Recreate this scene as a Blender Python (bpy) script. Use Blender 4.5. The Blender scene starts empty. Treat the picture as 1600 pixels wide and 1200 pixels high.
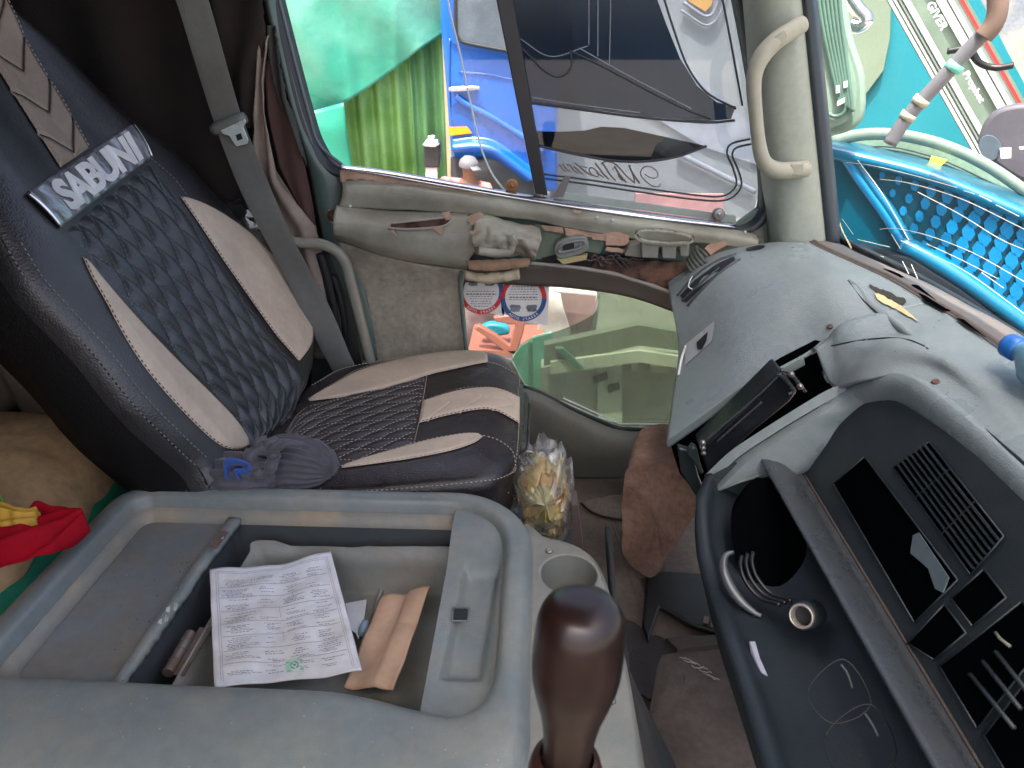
import bpy, bmesh, math, random
from mathutils import Vector as V, Matrix, noise
R = math.radians
random.seed(7)
sc = bpy.context.scene
COL = sc.collection
# ------------------------------------------------------------------ camera
F = 1080.0                       # focal length in pixels of a 1600 px wide frame
PITCH, YAW = R(26.14), R(2.38)
cd = bpy.data.cameras.new('camera'); cam = bpy.data.objects.new('camera', cd); COL.objects.link(cam)
cam.rotation_euler = (R(90) - PITCH, 0, YAW)
cd.sensor_width = 36; cd.lens = 36 * F / 1600; cd.clip_start = .02; cd.clip_end = 500
cd.dof.use_dof = True; cd.dof.focus_distance = 1.35; cd.dof.aperture_fstop = 11.0
sc.camera = cam
# ------------------------------------------------------------------ world, sun, exposure
w = bpy.data.worlds.new('World'); sc.world = w; w.use_nodes = True
nt = w.node_tree; bg = nt.nodes['Background']
sky = nt.nodes.new('ShaderNodeTexSky'); sky.sky_type = 'NISHITA'; sky.sun_disc = False
SUN_EL, SUN_AZ = R(71), R(205)   # azimuth from +Y clockwise: the sun stands high behind the driver's door
sky.sun_elevation = SUN_EL; sky.sun_rotation = SUN_AZ; sky.dust_density = 7; sky.ozone_density = .2; sky.air_density = .45
nt.links.new(sky.outputs[0], bg.inputs[0]); bg.inputs[1].default_value = .15
sd = bpy.data.lights.new('sun', 'SUN'); sun = bpy.data.objects.new('sun', sd); COL.objects.link(sun)
sd.energy = 2.2; sd.angle = R(.5); sd.color = (1, .95, .88)
sdir = V((math.sin(SUN_AZ) * math.cos(SUN_EL), math.cos(SUN_AZ) * math.cos(SUN_EL), math.sin(SUN_EL)))
sun.rotation_euler = sdir.to_track_quat('Z', 'Y').to_euler()
sc.view_settings.view_transform = 'Standard'; sc.view_settings.look = 'None'
sc.view_settings.gamma = 1; sc.view_settings.use_curve_mapping = False
sc.view_settings.exposure = 2.05
sc.render.engine = 'CYCLES'
sc.cycles.use_denoising = True
sc.cycles.max_bounces = 10; sc.cycles.diffuse_bounces = 6; sc.cycles.transparent_max_bounces = 16
sc.cycles.sample_clamp_indirect = 6
# ------------------------------------------------------------------ helpers: pixels of the 1600x1200 photo -> points
fw = V((-math.sin(YAW) * math.cos(PITCH), math.cos(YAW) * math.cos(PITCH), -math.sin(PITCH)))
rt = V((math.cos(YAW), math.sin(YAW), 0)); up = rt.cross(fw)
def ray(px, py): return fw + rt * ((px - 800) / F) + up * ((600 - py) / F)
def pD(px, py, d): return ray(px, py) * d
def pY(px, py, y): r = ray(px, py); return r * (y / r.y)
def pZ(px, py, z): r = ray(px, py); return r * (z / r.z)
def yp(pts, y): return [pY(a, b, y) for a, b in pts]
def pX(px, py, x): r = ray(px, py); return r * (x / r.x)
def pP(px, py, p0, n): r = ray(px, py); return r * (p0.dot(n) / r.dot(n))
# ------------------------------------------------------------------ helpers: materials
MATS = {}
def mat(name, c, rough=.5, metal=0, var=.12, vs=6, bump=0, bs=200, dirt=None, damt=.35, ds=5, coat=0, spec=.5, b2=0, b2s=12, sheen=0, trans=0, alpha=1):
    if name in MATS: return MATS[name]
    m = bpy.data.materials.new(name); m.use_nodes = True; t = m.node_tree; N = t.nodes; L = t.links
    b = N['Principled BSDF']
    b.inputs['Roughness'].default_value = rough; b.inputs['Metallic'].default_value = metal
    b.inputs['Coat Weight'].default_value = coat; b.inputs['Specular IOR Level'].default_value = spec
    b.inputs['Coat Roughness'].default_value = .12
    b.inputs['Transmission Weight'].default_value = trans; b.inputs['Alpha'].default_value = alpha
    if sheen: b.inputs['Sheen Weight'].default_value = sheen
    tc = N.new('ShaderNodeTexCoord')
    def nz(scale, detail=5):
        n = N.new('ShaderNodeTexNoise'); n.inputs['Scale'].default_value = scale; n.inputs['Detail'].default_value = detail
        L.new(tc.outputs['Object'], n.inputs['Vector']); return n
    n1 = nz(vs); mx = N.new('ShaderNodeMix'); mx.data_type = 'RGBA'
    mx.inputs[6].default_value = (*[max(0, k * (1 - var)) for k in c], 1); mx.inputs[7].default_value = (*[min(1, k * (1 + var)) for k in c], 1)
    rp = N.new('ShaderNodeMapRange'); rp.inputs[1].default_value = .3; rp.inputs[2].default_value = .7
    L.new(n1.outputs[0], rp.inputs[0]); L.new(rp.outputs[0], mx.inputs[0]); out = mx.outputs[2]
    if dirt:
        n2 = nz(ds, 9); r2 = N.new('ShaderNodeMapRange'); r2.inputs[1].default_value = .42; r2.inputs[2].default_value = .64; r2.inputs[4].default_value = damt
        L.new(n2.outputs[0], r2.inputs[0]); m2 = N.new('ShaderNodeMix'); m2.data_type = 'RGBA'
        L.new(r2.outputs[0], m2.inputs[0]); L.new(out, m2.inputs[6]); m2.inputs[7].default_value = (*dirt, 1); out = m2.outputs[2]
        r3 = N.new('ShaderNodeMapRange'); r3.inputs[3].default_value = rough; r3.inputs[4].default_value = min(1, rough + .3)
        L.new(r2.outputs[0], r3.inputs[0]); L.new(r3.outputs[0], b.inputs['Roughness'])
    n4 = nz(70, 8); r4 = N.new('ShaderNodeMapRange'); r4.inputs[1].default_value = .35; r4.inputs[2].default_value = .65; fm = .045 if var < .18 else .11; r4.inputs[3].default_value = 1 - fm; r4.inputs[4].default_value = 1 + fm
    L.new(n4.outputs[0], r4.inputs[0]); vm = N.new('ShaderNodeVectorMath'); vm.operation = 'SCALE'; L.new(out, vm.inputs[0]); L.new(r4.outputs[0], vm.inputs['Scale']); out = vm.outputs[0]
    if not dirt and rough > .15:
        r5 = N.new('ShaderNodeMapRange'); r5.inputs[1].default_value = .3; r5.inputs[2].default_value = .7; r5.inputs[3].default_value = rough * .85; r5.inputs[4].default_value = min(1, rough * 1.2)
        L.new(nz(vs * 2.3).outputs[0], r5.inputs[0]); L.new(r5.outputs[0], b.inputs['Roughness'])
    L.new(out, b.inputs['Base Color'])
    h = None
    if bump:
        nb = nz(bs, 3); bp = N.new('ShaderNodeBump'); bp.inputs['Strength'].default_value = bump; bp.inputs['Distance'].default_value = .002
        L.new(nb.outputs[0], bp.inputs['Height']); h = bp.outputs[0]; L.new(h, b.inputs['Normal'])
    if b2:
        nb = nz(b2s, 4); bp = N.new('ShaderNodeBump'); bp.inputs['Strength'].default_value = b2; bp.inputs['Distance'].default_value = .02
        L.new(nb.outputs[0], bp.inputs['Height'])
        if h: L.new(h, bp.inputs['Normal'])
        L.new(bp.outputs[0], b.inputs['Normal'])
    MATS[name] = m; return m
def glass(name, tint, refl=.08, haze=0, hcol=(.6, .6, .6), rough=.02, edge=.3):
    """thin pane: transparent tint, fresnel mirror, and a film of dust"""
    m = bpy.data.materials.new(name); m.use_nodes = True; t = m.node_tree; N = t.nodes; L = t.links
    N.remove(N['Principled BSDF']); out = N['Material Output']
    tr = N.new('ShaderNodeBsdfTransparent'); tr.inputs[0].default_value = (*tint, 1)
    gl = N.new('ShaderNodeBsdfGlossy'); gl.inputs['Roughness'].default_value = rough
    df = N.new('ShaderNodeBsdfDiffuse'); df.inputs[0].default_value = (*hcol, 1)
    lw = N.new('ShaderNodeLayerWeight'); lw.inputs[0].default_value = .5
    pw = N.new('ShaderNodeMath'); pw.operation = 'POWER'; pw.inputs[1].default_value = 6; L.new(lw.outputs['Facing'], pw.inputs[0])
    ad = N.new('ShaderNodeMath'); ad.operation = 'MULTIPLY_ADD'; ad.inputs[1].default_value = edge; ad.inputs[2].default_value = refl; ad.use_clamp = True
    L.new(pw.outputs[0], ad.inputs[0])
    m1 = N.new('ShaderNodeMixShader'); m2 = N.new('ShaderNodeMixShader')
    tc = N.new('ShaderNodeTexCoord'); nz = N.new('ShaderNodeTexNoise'); nz.inputs['Scale'].default_value = 4; nz.inputs['Detail'].default_value = 2
    L.new(tc.outputs['Object'], nz.inputs[0]); mr = N.new('ShaderNodeMapRange'); mr.inputs[1].default_value = .3; mr.inputs[2].default_value = .75
    mr.inputs[3].default_value = haze * .5; mr.inputs[4].default_value = haze * 1.5; L.new(nz.outputs[0], mr.inputs[0])
    L.new(mr.outputs[0], m1.inputs[0]); L.new(tr.outputs[0], m1.inputs[1]); L.new(df.outputs[0], m1.inputs[2])
    L.new(ad.outputs[0], m2.inputs[0]); L.new(m1.outputs[0], m2.inputs[1]); L.new(gl.outputs[0], m2.inputs[2])
    L.new(m2.outputs[0], out.inputs[0]); MATS[name] = m; return m
# ------------------------------------------------------------------ helpers: objects
def thing(name, label, cat, loc=(0, 0, 0), group=None):
    o = bpy.data.objects.new(name, None); COL.objects.link(o); o.location = loc; o.empty_display_size = .05
    o['label'] = label; o['category'] = cat
    if group: o['group'] = group
    return o
def tag(o, label, cat, group=None):
    o['label'] = label; o['category'] = cat
    if group: o['group'] = group
    return o
def wloc(o):
    p = V((0, 0, 0))
    while o is not None: p = p + V(o.location); o = o.parent
    return p
def fin(name, bm, m, parent=None, smooth=True, mods=(), label=None, keep=False):
    off = wloc(parent) if parent else V((0, 0, 0))
    bmesh.ops.recalc_face_normals(bm, faces=bm.faces) if not keep else None
    if off.length: bmesh.ops.translate(bm, verts=bm.verts, vec=-off)
    me = bpy.data.meshes.new(name); bm.to_mesh(me); bm.free()
    for k in (m if isinstance(m, (list, tuple)) else [m]): me.materials.append(k)
    if smooth:
        me.polygons.foreach_set('use_smooth', [True] * len(me.polygons))
        if smooth is not True: me.set_sharp_from_angle(angle=R(smooth))
    o = bpy.data.objects.new(name, me); COL.objects.link(o)
    if parent: o.parent = parent
    for md in mods: addmod(o, *md)
    if label: o['label'] = label
    return o
def SOL(t, off=0): return ('SOLIDIFY', dict(thickness=t, offset=off))
def BEV(wd, seg=2, ang=40): return ('BEVEL', dict(width=wd, segments=seg, limit_method='ANGLE', angle_limit=R(ang)))
def addmod(o, kind, kw):
    md = o.modifiers.new(kind.lower(), kind)
    for k, v in kw.items(): setattr(md, k, v)
    return md
def cat(p, n, closed=False):
    """smooth resample of a polyline to n points, even by length"""
    p = [V(q) for q in p]
    if len(p) == 2 and not closed: return [p[0].lerp(p[1], i / (n - 1)) for i in range(n)]
    k = len(p); fine = []; segs = k if closed else k - 1
    for i in range(segs):
        if closed: a, b, c, d = p[(i - 1) % k], p[i], p[(i + 1) % k], p[(i + 2) % k]
        else:
            b, c = p[i], p[i + 1]; a = p[i - 1] if i else b * 2 - c; d = p[i + 2] if i + 2 < k else c * 2 - b
        for j in range(12):
            t = j / 12
            fine.append(.5 * ((2 * b) + (c - a) * t + (2 * a - 5 * b + 4 * c - d) * t * t + (3 * b - 3 * c + d - a) * t ** 3))
    fine.append(p[0].copy() if closed else p[-1].copy())
    L = [0]
    for i in range(1, len(fine)): L.append(L[-1] + (fine[i] - fine[i - 1]).length)
    out = []; m = n if closed else n - 1; j = 0
    for i in range(n):
        s = L[-1] * i / m
        while j < len(L) - 2 and L[j + 1] < s: j += 1
        dl = L[j + 1] - L[j]; out.append(fine[j].lerp(fine[j + 1], (s - L[j]) / dl if dl > 1e-12 else 0))
    return out
def lin(p, n):
    p = [V(q) for q in p]; L = [0]
    for i in range(1, len(p)): L.append(L[-1] + (p[i] - p[i - 1]).length)
    out = []; j = 0
    for i in range(n):
        s = L[-1] * i / (n - 1)
        while j < len(L) - 2 and L[j + 1] < s: j += 1
        dl = L[j + 1] - L[j]; out.append(p[j].lerp(p[j + 1], (s - L[j]) / dl if dl > 1e-12 else 0))
    return out
def grid(bm, rows, cu=False, cv=False):
    g = [[bm.verts.new(p) for p in r] for r in rows]
    for i in range(len(g) - (0 if cv else 1)):
        a, b = g[i], g[(i + 1) % len(g)]
        for j in range(len(a) - (0 if cu else 1)):
            k = (j + 1) % len(a)
            try: bm.faces.new((a[j], a[k], b[k], b[j]))
            except ValueError: pass
    return g
def surf(rows, nu, nv):
    """rows of control points -> smooth nv x nu grid of points"""
    rr = [cat(r, nu) for r in rows]
    cols = [cat([r[j] for r in rr], nv) for j in range(nu)]
    return [[cols[j][i] for j in range(nu)] for i in range(nv)]
def tube(bm, pts, r, seg=10, caps=True):
    pts = [V(p) for p in pts]; n = len(pts); rs = r if isinstance(r, (list, tuple)) else [r] * n
    d = (pts[1] - pts[0]).normalized(); u = d.orthogonal().normalized(); rings = []
    for i, p in enumerate(pts):
        t = (pts[min(i + 1, n - 1)] - pts[max(i - 1, 0)])
        if t.length < 1e-9: t = d.copy()
        t.normalize(); u = (u - t * u.dot(t)); u.normalize(); v = t.cross(u)
        rings.append([bm.verts.new(p + (u * math.cos(a) + v * math.sin(a)) * rs[i]) for a in [2 * math.pi * k / seg for k in range(seg)]])
    for a, b in zip(rings, rings[1:]):
        for k in range(seg): bm.faces.new((a[k], a[(k + 1) % seg], b[(k + 1) % seg], b[k]))
    if caps: bm.faces.new(rings[0][::-1]); bm.faces.new(rings[-1])
def ribbon(pts, wd, nrm, n=30):
    """flat strap along pts"""
    p = cat(pts, n); rows = []
    for i, q in enumerate(p):
        t = (p[min(i + 1, n - 1)] - p[max(i - 1, 0)]).normalized(); s = t.cross(nrm).normalized()
        rows.append([q + s * wd * (k / 4 - .5) for k in range(5)])
    return rows
def prism(bm, pts, vec):
    """polygon extruded by vec"""
    a = [bm.verts.new(p) for p in pts]; b = [bm.verts.new(V(p) + vec) for p in pts]; n = len(a)
    bm.faces.new(a); bm.faces.new(b[::-1])
    for i in range(n): bm.faces.new((a[i], b[i], b[(i + 1) % n], a[(i + 1) % n]))
def box(bm, c, s, M=None):
    c = V(c); M = M or Matrix.Identity(3)
    v = [bm.verts.new(c + M @ V((s[0] * x / 2, s[1] * y / 2, s[2] * z / 2))) for x in (-1, 1) for y in (-1, 1) for z in (-1, 1)]
    for f in ((0, 1, 3, 2), (4, 6, 7, 5), (0, 4, 5, 1), (2, 3, 7, 6), (0, 2, 6, 4), (1, 5, 7, 3)): bm.faces.new([v[i] for i in f])
def lathe(bm, c, ax, prof, seg=32):
    """prof: (distance along ax, radius)"""
    ax = V(ax).normalized(); u = ax.orthogonal().normalized(); v = ax.cross(u); rings = []
    for h, r in prof: rings.append([V(c) + ax * h + (u * math.cos(2 * math.pi * k / seg) + v * math.sin(2 * math.pi * k / seg)) * max(r, 1e-5) for k in range(seg)])
    grid(bm, rings, cu=True)
def jag(pts, amp, n, seed=0):
    """a torn edge: even resample with small random offsets"""
    q = lin(pts, n); rnd = random.Random(seed)
    return [p + V((rnd.uniform(-1, 1), rnd.uniform(-.2, .2), rnd.uniform(-1, 1))) * amp if 0 < i < n - 1 else p for i, p in enumerate(q)]
def nv(p, s, seed=0): return noise.noise_vector(V(p) * s + V((seed * 7.3, seed * 3.1, seed)))
def n1(p, s, seed=0): return noise.noise(V(p) * s + V((seed * 7.3, seed * 3.1, seed)))
def text_bm(bm, s, fn, size=1, offset=0, shear=0, ext=0, align='CENTER', space=1):
    """letters as mesh; fn(x, y, z) -> world point"""
    c = bpy.data.curves.new('lettering', 'FONT'); c.body = s; c.size = size; c.offset = offset; c.shear = shear; c.extrude = ext
    c.align_x = align; c.align_y = 'CENTER'; c.space_character = space; c.resolution_u = 4
    o = bpy.data.objects.new('lettering', c); COL.objects.link(o)
    dg = bpy.context.evaluated_depsgraph_get(); me = bpy.data.meshes.new_from_object(o.evaluated_get(dg))
    vs = [bm.verts.new(fn(*v.co)) for v in me.vertices]
    for p in me.polygons:
        try: bm.faces.new([vs[i] for i in p.vertices])
        except ValueError: pass
    bpy.data.objects.remove(o); bpy.data.curves.remove(c); bpy.data.meshes.remove(me)
# ------------------------------------------------------------------ materials
GREY = mat('weathered_grey_plastic', (.188, .222, .22), .29, bump=.35, bs=420, dirt=(.30, .27, .21), damt=.35, ds=13, var=.16, b2=.05, b2s=9)
GREYD = mat('dusty_grey_plastic', (.24, .24, .21), .55, bump=.3, bs=420, dirt=(.36, .29, .20), damt=.7, ds=14, var=.12)
DASH = mat('dash_plastic', (.225, .275, .285), .27, bump=.5, bs=420, dirt=(.28, .27, .23), damt=.2, ds=6, var=.06)
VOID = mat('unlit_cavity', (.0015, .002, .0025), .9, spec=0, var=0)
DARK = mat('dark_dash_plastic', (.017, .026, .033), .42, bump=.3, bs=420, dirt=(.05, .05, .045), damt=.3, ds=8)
DARK2 = mat('dark_blue_grey_plastic', (.045, .053, .06), .27, bump=.3, bs=420, dirt=(.06, .06, .06), damt=.3, ds=22)
BLACK = mat('black_rubber', (.012, .013, .014), .5, bump=.2, bs=150)
OLIVE = mat('olive_vinyl', (.40, .395, .31), .36, bump=.4, bs=260, dirt=(.16, .13, .09), damt=.45, ds=7, b2=.1, b2s=14)
POCKET = mat('scuffed_pocket_plastic', (.30, .27, .20), .5, bump=.4, bs=150, dirt=(.45, .41, .32), damt=.6, ds=22, var=.3)
TEAL = mat('teal_painted_steel', (.10, .165, .15), .35, bump=.15, bs=60, dirt=(.13, .10, .06), damt=.4, ds=12, coat=.3)
LEATH = mat('black_leather', (.014, .0135, .015), .36, bump=.5, bs=330, var=.2, b2=.12, b2s=16, spec=1)
LEATHP = mat('plum_black_leather', (.017, .013, .015), .29, bump=.5, bs=330, var=.2, b2=.12, b2s=16, spec=.7)
LEATHS = mat('matte_black_leather', (.006, .0055, .0055), .6, spec=.25, bump=.5, bs=330, b2=.1)
QUILT = mat('blue_black_quilted_leather', (.030, .036, .042), .3, bump=.5, bs=330, spec=.7)
BEIGE = mat('beige_leather', (.61, .50, .385), .5, bump=.4, bs=330, var=.05, dirt=(.3, .23, .18), damt=.25, ds=9)
TAUPE = mat('taupe_leather', (.27, .215, .17), .5, bump=.4, bs=330, var=.08)
THREAD = mat('pale_thread', (.42, .36, .3), .8)
TRED = mat('dark_thread', (.07, .05, .045), .8)
CHROME = mat('chrome', (.75, .77, .8), .18, metal=1, var=.05, dirt=(.4, .36, .3), damt=.25, ds=20)
STEEL = mat('dull_steel', (.4, .39, .37), .4, metal=.9, dirt=(.18, .1, .06), damt=.5, ds=30)
RUST = mat('rusty_metal', (.15, .08, .052), .8, bump=.6, bs=90, dirt=(.03, .022, .02), damt=.85, ds=34, var=.4)
TANP = mat('torn_foam_backing', (.58, .38, .27), .85, bump=.5, bs=120, dirt=(.26, .16, .11), damt=.5, ds=20)
CARD = mat('brown_hardboard', (.45, .29, .18), .85, bump=.4, bs=100, dirt=(.2, .12, .08), damt=.5, ds=15)
FABD = mat('black_headliner_cloth', (.016, .014, .014), .95, bump=.5, bs=250, dirt=(.05, .03, .022), damt=.5, ds=3)
FABB = mat('brown_torn_cloth', (.42, .34, .28), .95, bump=.6, bs=220, dirt=(.2, .15, .12), damt=.6, ds=8, b2=.3, b2s=20)
BELT = mat('seat_belt_webbing', (.15, .155, .14), .75, bump=.5, bs=500, dirt=(.16, .15, .12), damt=.4, ds=7)
WHITE = mat('white_paint', (.75, .77, .75), .5)
PAPER = mat('grubby_white_paper', (.68, .70, .74), .75, dirt=(.5, .46, .4), damt=.5, ds=14, b2=.12, b2s=20, var=.04)
INK = mat('faded_ink', (.17, .18, .2), .9, var=.3, vs=60)
KRAFT = mat('brown_kraft_paper', (.62, .42, .29), .8, dirt=(.36, .22, .14), damt=.5, ds=12, b2=.15, b2s=16)
FLOORM = mat('worn_floor_lino', (.10, .078, .062), .8, bump=.6, bs=130, dirt=(.17, .14, .115), damt=.6, ds=9, var=.4)
# ================================================================== SETTING
bm = bmesh.new(); box(bm, (0, 0, -2.3), (240, 240, .2))
GROUND = mat('dusty_concrete_ground', (.28, .26, .22), .9, var=.2, vs=1.5, bump=.5, bs=30, dirt=(.24, .2, .16), damt=.6, ds=1.2)
g = fin('ground', bm, GROUND, smooth=False); g['kind'] = 'structure'
FZ = -1.15                        # cab floor
bm = bmesh.new(); box(bm, (-.2, .7, FZ - .03), (2.6, 2.2, .06))
cf = fin('cab_floor', bm, FLOORM, smooth=False); cf['kind'] = 'structure'
# cab body round us: rear wall, roof, side panel behind the passenger door
cab = thing('cab_shell', 'dark cloth-lined rear wall and roof of the truck cab behind the seat', 'cab wall', (-1.3, 1.7, FZ))
def wall(name, pts, th, m, par): 
    bm = bmesh.new(); prism(bm, [V(p) for p in pts], V(th)); return fin(name, bm, m, par, smooth=False)
wall('rear_wall', [(-1.32, -.5, FZ), (-1.32, 1.8, FZ), (-1.32, 1.8, 1.0), (-1.32, -.5, 1.0)], (-.04, 0, 0), FABD, cab)
wall('roof', [(-1.36, -.49, 1.0), (.52, -.49, 1.0), (.52, 1.8, 1.0), (-1.36, 1.8, 1.0)], (0, 0, .04), FABD, cab)
bm = bmesh.new(); q = yp([(380, -260), (400, -60), (430, 60), (458, 180), (485, 265), (520, 300), (540, 400), (560, 620)], 1.748); prism(bm, [V((-1.36, 1.748, FZ)), V((-1.36, 1.748, 1.0))] + q + [V((q[-1].x, 1.748, FZ))], V((0, .03, 0))); fin('side_wall', bm, FABD, cab, smooth=False)
dd = thing('fill_blocker_door', 'unseen lower driver door added behind the camera to block bounced light', 'door', (0, -.45, FZ))  # added out of view to block low fill light from the ground
bm = bmesh.new(); prism(bm, [V((-.75, -.45, FZ)), V((.95, -.45, FZ)), V((.95, -.45, -.55)), V((-.75, -.45, -.50))], V((0, -.06, 0))); fin('door_panel', bm, mat('blocker_trim', (.2, .2, .16), .6), dd, smooth=False)
bm = bmesh.new(); prism(bm, [V((-1.36, -.45, FZ)), V((-.75, -.45, FZ)), V((-.75, -.45, 1.0)), V((-1.36, -.45, 1.0))], V((0, -.04, 0))); fin('side_panel', bm, FABD, cab, smooth=False)
# side lining with soft folds, from the rear wall to the door post
rows = []
for i in range(40):
    x = -1.3 + i * (pY(384, 60, 1.70).x + 1.3) / 39
    rows.append([V((x + .03 * (k / 29 - .7), 1.695 + .02 * math.sin(x * 34) * (k / 29) + .012 * n1((x, 0, k * .1), 3), FZ + (1.0 - FZ) * k / 29)) for k in range(30)])
bm = bmesh.new(); grid(bm, rows); fin('side_lining', bm, FABD, cab, mods=[SOL(.01)])
# ================================================================== PASSENGER SEAT
seat = thing('passenger_seat', 'black and beige quilted leather passenger seat with a name plate on its backrest', 'seat', (-.2, 1.25, FZ))
REC = R(29)
B0 = V((-.56, 1.28, -.69)); BU = V((-math.sin(REC), 0, math.cos(REC))); BN = V((math.cos(REC), 0, math.sin(REC))); BY = V((0, 1, 0))
def bq(px, py):                   # pixel -> (Y, w) on the backrest plane
    p = pP(px, py, B0, BN) - B0; return V((p.y + B0.y, p.dot(BU), 0))
def bp(y, w, h=0): return B0 + V((0, y - B0.y, 0)) + BU * w + BN * h
def interp(pts, w):               # pts sorted by w, gives y
    if w <= pts[0].y: a, b = pts[0], pts[1]
    elif w >= pts[-1].y: a, b = pts[-2], pts[-1]
    else:
        for a, b in zip(pts, pts[1:]):
            if a.y <= w <= b.y: break
    t = (w - a.y) / (b.y - a.y); t = max(-.6, min(1.6, t)); return a.x + (b.x - a.x) * t
near = sorted([q for q in cat([bq(*p) for p in [(330, 748), (315, 726), (262, 681), (210, 632), (147, 555), (105, 509), (52, 450), (17, 390), (-16, 330), (-62, 240), (-110, 130), (-150, 0)]], 60)], key=lambda q: q.y)
far = sorted([q for q in cat([bq(*p) for p in [(455, 640), (478, 602), (493, 545), (484, 486), (448, 415), (350, 322), (280, 241), (203, 180), (94, 66), (28, 10), (-40, -80)]], 60)], key=lambda q: q.y)
def edges(w): return interp(near, w), interp(far, w)
PR = [(-.004, -.150), (-.018, -.11), (-.012, -.05), (-.002, -.016), (.012, -.003), (.035, .004), (.10, .014), (.2, .010), (.32, 0), (.5, -.005), (.68, 0), (.8, .010), (.9, .014), (.965, .004), (.988, -.003), (1.002, -.016), (1.012, -.05), (1.018, -.11), (1.004, -.150)]
def prof(s):
    if s <= PR[3][0]: return PR[3][1]
    for a, b in zip(PR[3:16], PR[4:16]):
        if a[0] <= s <= b[0]:
            t = (s - a[0]) / (b[0] - a[0]); return a[1] + (b[1] - a[1]) * t
    return PR[15][1]
def BH(y, w):
    a, b = edges(w); return prof((y - a) / (b - a)) + .012 * math.sin(w * 5.2) 
WL = [-.16 + i * (1.15 / 70) for i in range(71)]
rows = []
for w_ in WL:
    a, b = edges(w_); k = 1
    if w_ > .9: k = 1
    rows.append([bp(a + (b - a) * s, w_, h + .012 * math.sin(w_ * 5.2)) for s, h in PR])
rows = [cat(r, 70) for r in rows]
bm = bmesh.new(); g_ = grid(bm, rows)
for e in (g_[0], g_[-1]): bm.faces.new(e)
bm.faces.new([r[0] for r in g_] + [r[-1] for r in g_[::-1]])
back = fin('backrest', bm, LEATH, seat, smooth=60, mods=[])
# matte side panel of the near bolster
rows = []
for w_ in WL[:66]:
    a, b = edges(w_)
    rows.append([bp(a + (b - a) * s, w_, h + .012 * math.sin(w_ * 5.2)) for s, h in ((.001, -.012), (-.006, -.03), (-.016, -.06), (-.022, -.11), (-.006, -.153))])
bm = bmesh.new(); grid(bm, rows); fin('side_panel', bm, LEATHS, seat, mods=[SOL(.003, 1)])
def strip(A, B, H, P, nu, nv, puff=.006, base=.0015, f=None):
    """panel between two traced edges A and B; puffed like padding"""
    a = cat(A, nv); b = cat(B, nv); rows = []
    for i in range(nv):
        r = []
        for j in range(nu):
            s = j / (nu - 1); q = a[i].lerp(b[i], s); t = i / (nv - 1)
            e = min(1, min(s, 1 - s) * 9, min(t, 1 - t) * 24)
            h = H(q.x, q.y) + base + puff * math.sin(e * math.pi / 2) + (f(s, t, e) if f else 0)
            r.append(P(q.x, q.y, h))
        rows.append(r)
    return rows
def dashes(bm, pts, r=.0009, on=.0065, off=.0025):
    p = cat(pts, 3) if len(pts) < 3 else pts; L = 0; acc = []
    tot = sum((V(b) - V(a)).length for a, b in zip(p, p[1:])); n = max(2, int(tot / (on + off))); q = lin(p, n * 2 + 1)
    for i in range(n): 
        if (q[2 * i + 1] - q[2 * i]).length > 1e-5: tube(bm, [q[2 * i], q[2 * i].lerp(q[2 * i + 1], .98)], r, 4)
qL = [bq(*p) for p in [(80, 371), (115, 415), (150, 457), (189, 502), (235, 547), (280, 590), (332, 637), (367, 672), (392, 712)]]
qR = [bq(*p) for p in [(228, 254), (273, 318), (315, 378), (367, 450), (420, 520), (455, 560), (472, 590), (466, 618), (452, 652)]]
ND, MD = 14, 5.2
def quiltf(n, m, amp, wob=0):
    def f(s, t, e):
        a, b = s * n * .5 + t * m, s * n * .5 - t * m
        return amp * (abs(math.sin(math.pi * a)) * abs(math.sin(math.pi * b))) ** .45 * e - amp * .5
    return f
rows = strip(qL, qR, BH, bp, 170, 250, .002, .003, quiltf(ND, MD, .013))
bm = bmesh.new(); grid(bm, rows); qp = fin('quilted_panel', bm, QUILT, seat)
def quilt_stitch(rows, n, m, col, par, r=.0009, lift=.0012, nrm=BN):
    nv_, nu_ = len(rows), len(rows[0]); bm = bmesh.new()
    def at(s, t): return V(rows[min(nv_ - 1, int(t * (nv_ - 1)))][min(nu_ - 1, int(s * (nu_ - 1)))]) + nrm * lift
    for sg in (1, -1):
        for k in range(-int(m) - 2, int(n * .5 + m) + 3):
            pts = []
            for i in range(101):
                t = i / 100; s = (k - sg * t * m) / (n * .5)
                if 0 <= s <= 1: pts.append(at(s, t))
                elif pts: break
            if len(pts) > 3: dashes(bm, pts, r)
    return fin('stitching', bm, col, par, smooth=False)
quilt_stitch(rows, ND, MD, mat('grey_thread', (.22, .22, .22), .8), qp, r=.0007)
def insert(A, B, name, m, H, P, par, puff=.005, base=.002, seam=None, nu=24, nv_=60, f=None, nrm=BN):
    rows = strip(A, B, H, P, nu, nv_, puff, base, f)
    bm = bmesh.new(); grid(bm, rows); o = fin(name, bm, m, par)
    if seam:
        for e in (0, -1):
            bm = bmesh.new(); dashes(bm, [V(r[e]) + nrm * .003 for r in rows], .0009); fin('seam', bm, seam, o, smooth=False)
    return o
insert([bq(*p) for p in [(113, 411), (129, 450), (168, 520), (217, 590), (280, 656), (336, 702), (364, 707), (383, 698)]],
       [bq(*p) for p in [(114, 411), (150, 456), (189, 500), (235, 546), (280, 588), (332, 634), (360, 662), (384, 697)]], 'beige_insert', BEIGE, BH, bp, seat, seam=TRED)
insert([bq(*p) for p in [(273, 314), (315, 374), (367, 446), (420, 516), (445, 545), (461, 565)]],
       [bq(*p) for p in [(274, 313), (325, 336), (385, 378), (428, 420), (462, 462), (480, 505), (479, 540), (463, 566)]], 'beige_insert', BEIGE, BH, bp, seat, seam=TRED)
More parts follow.
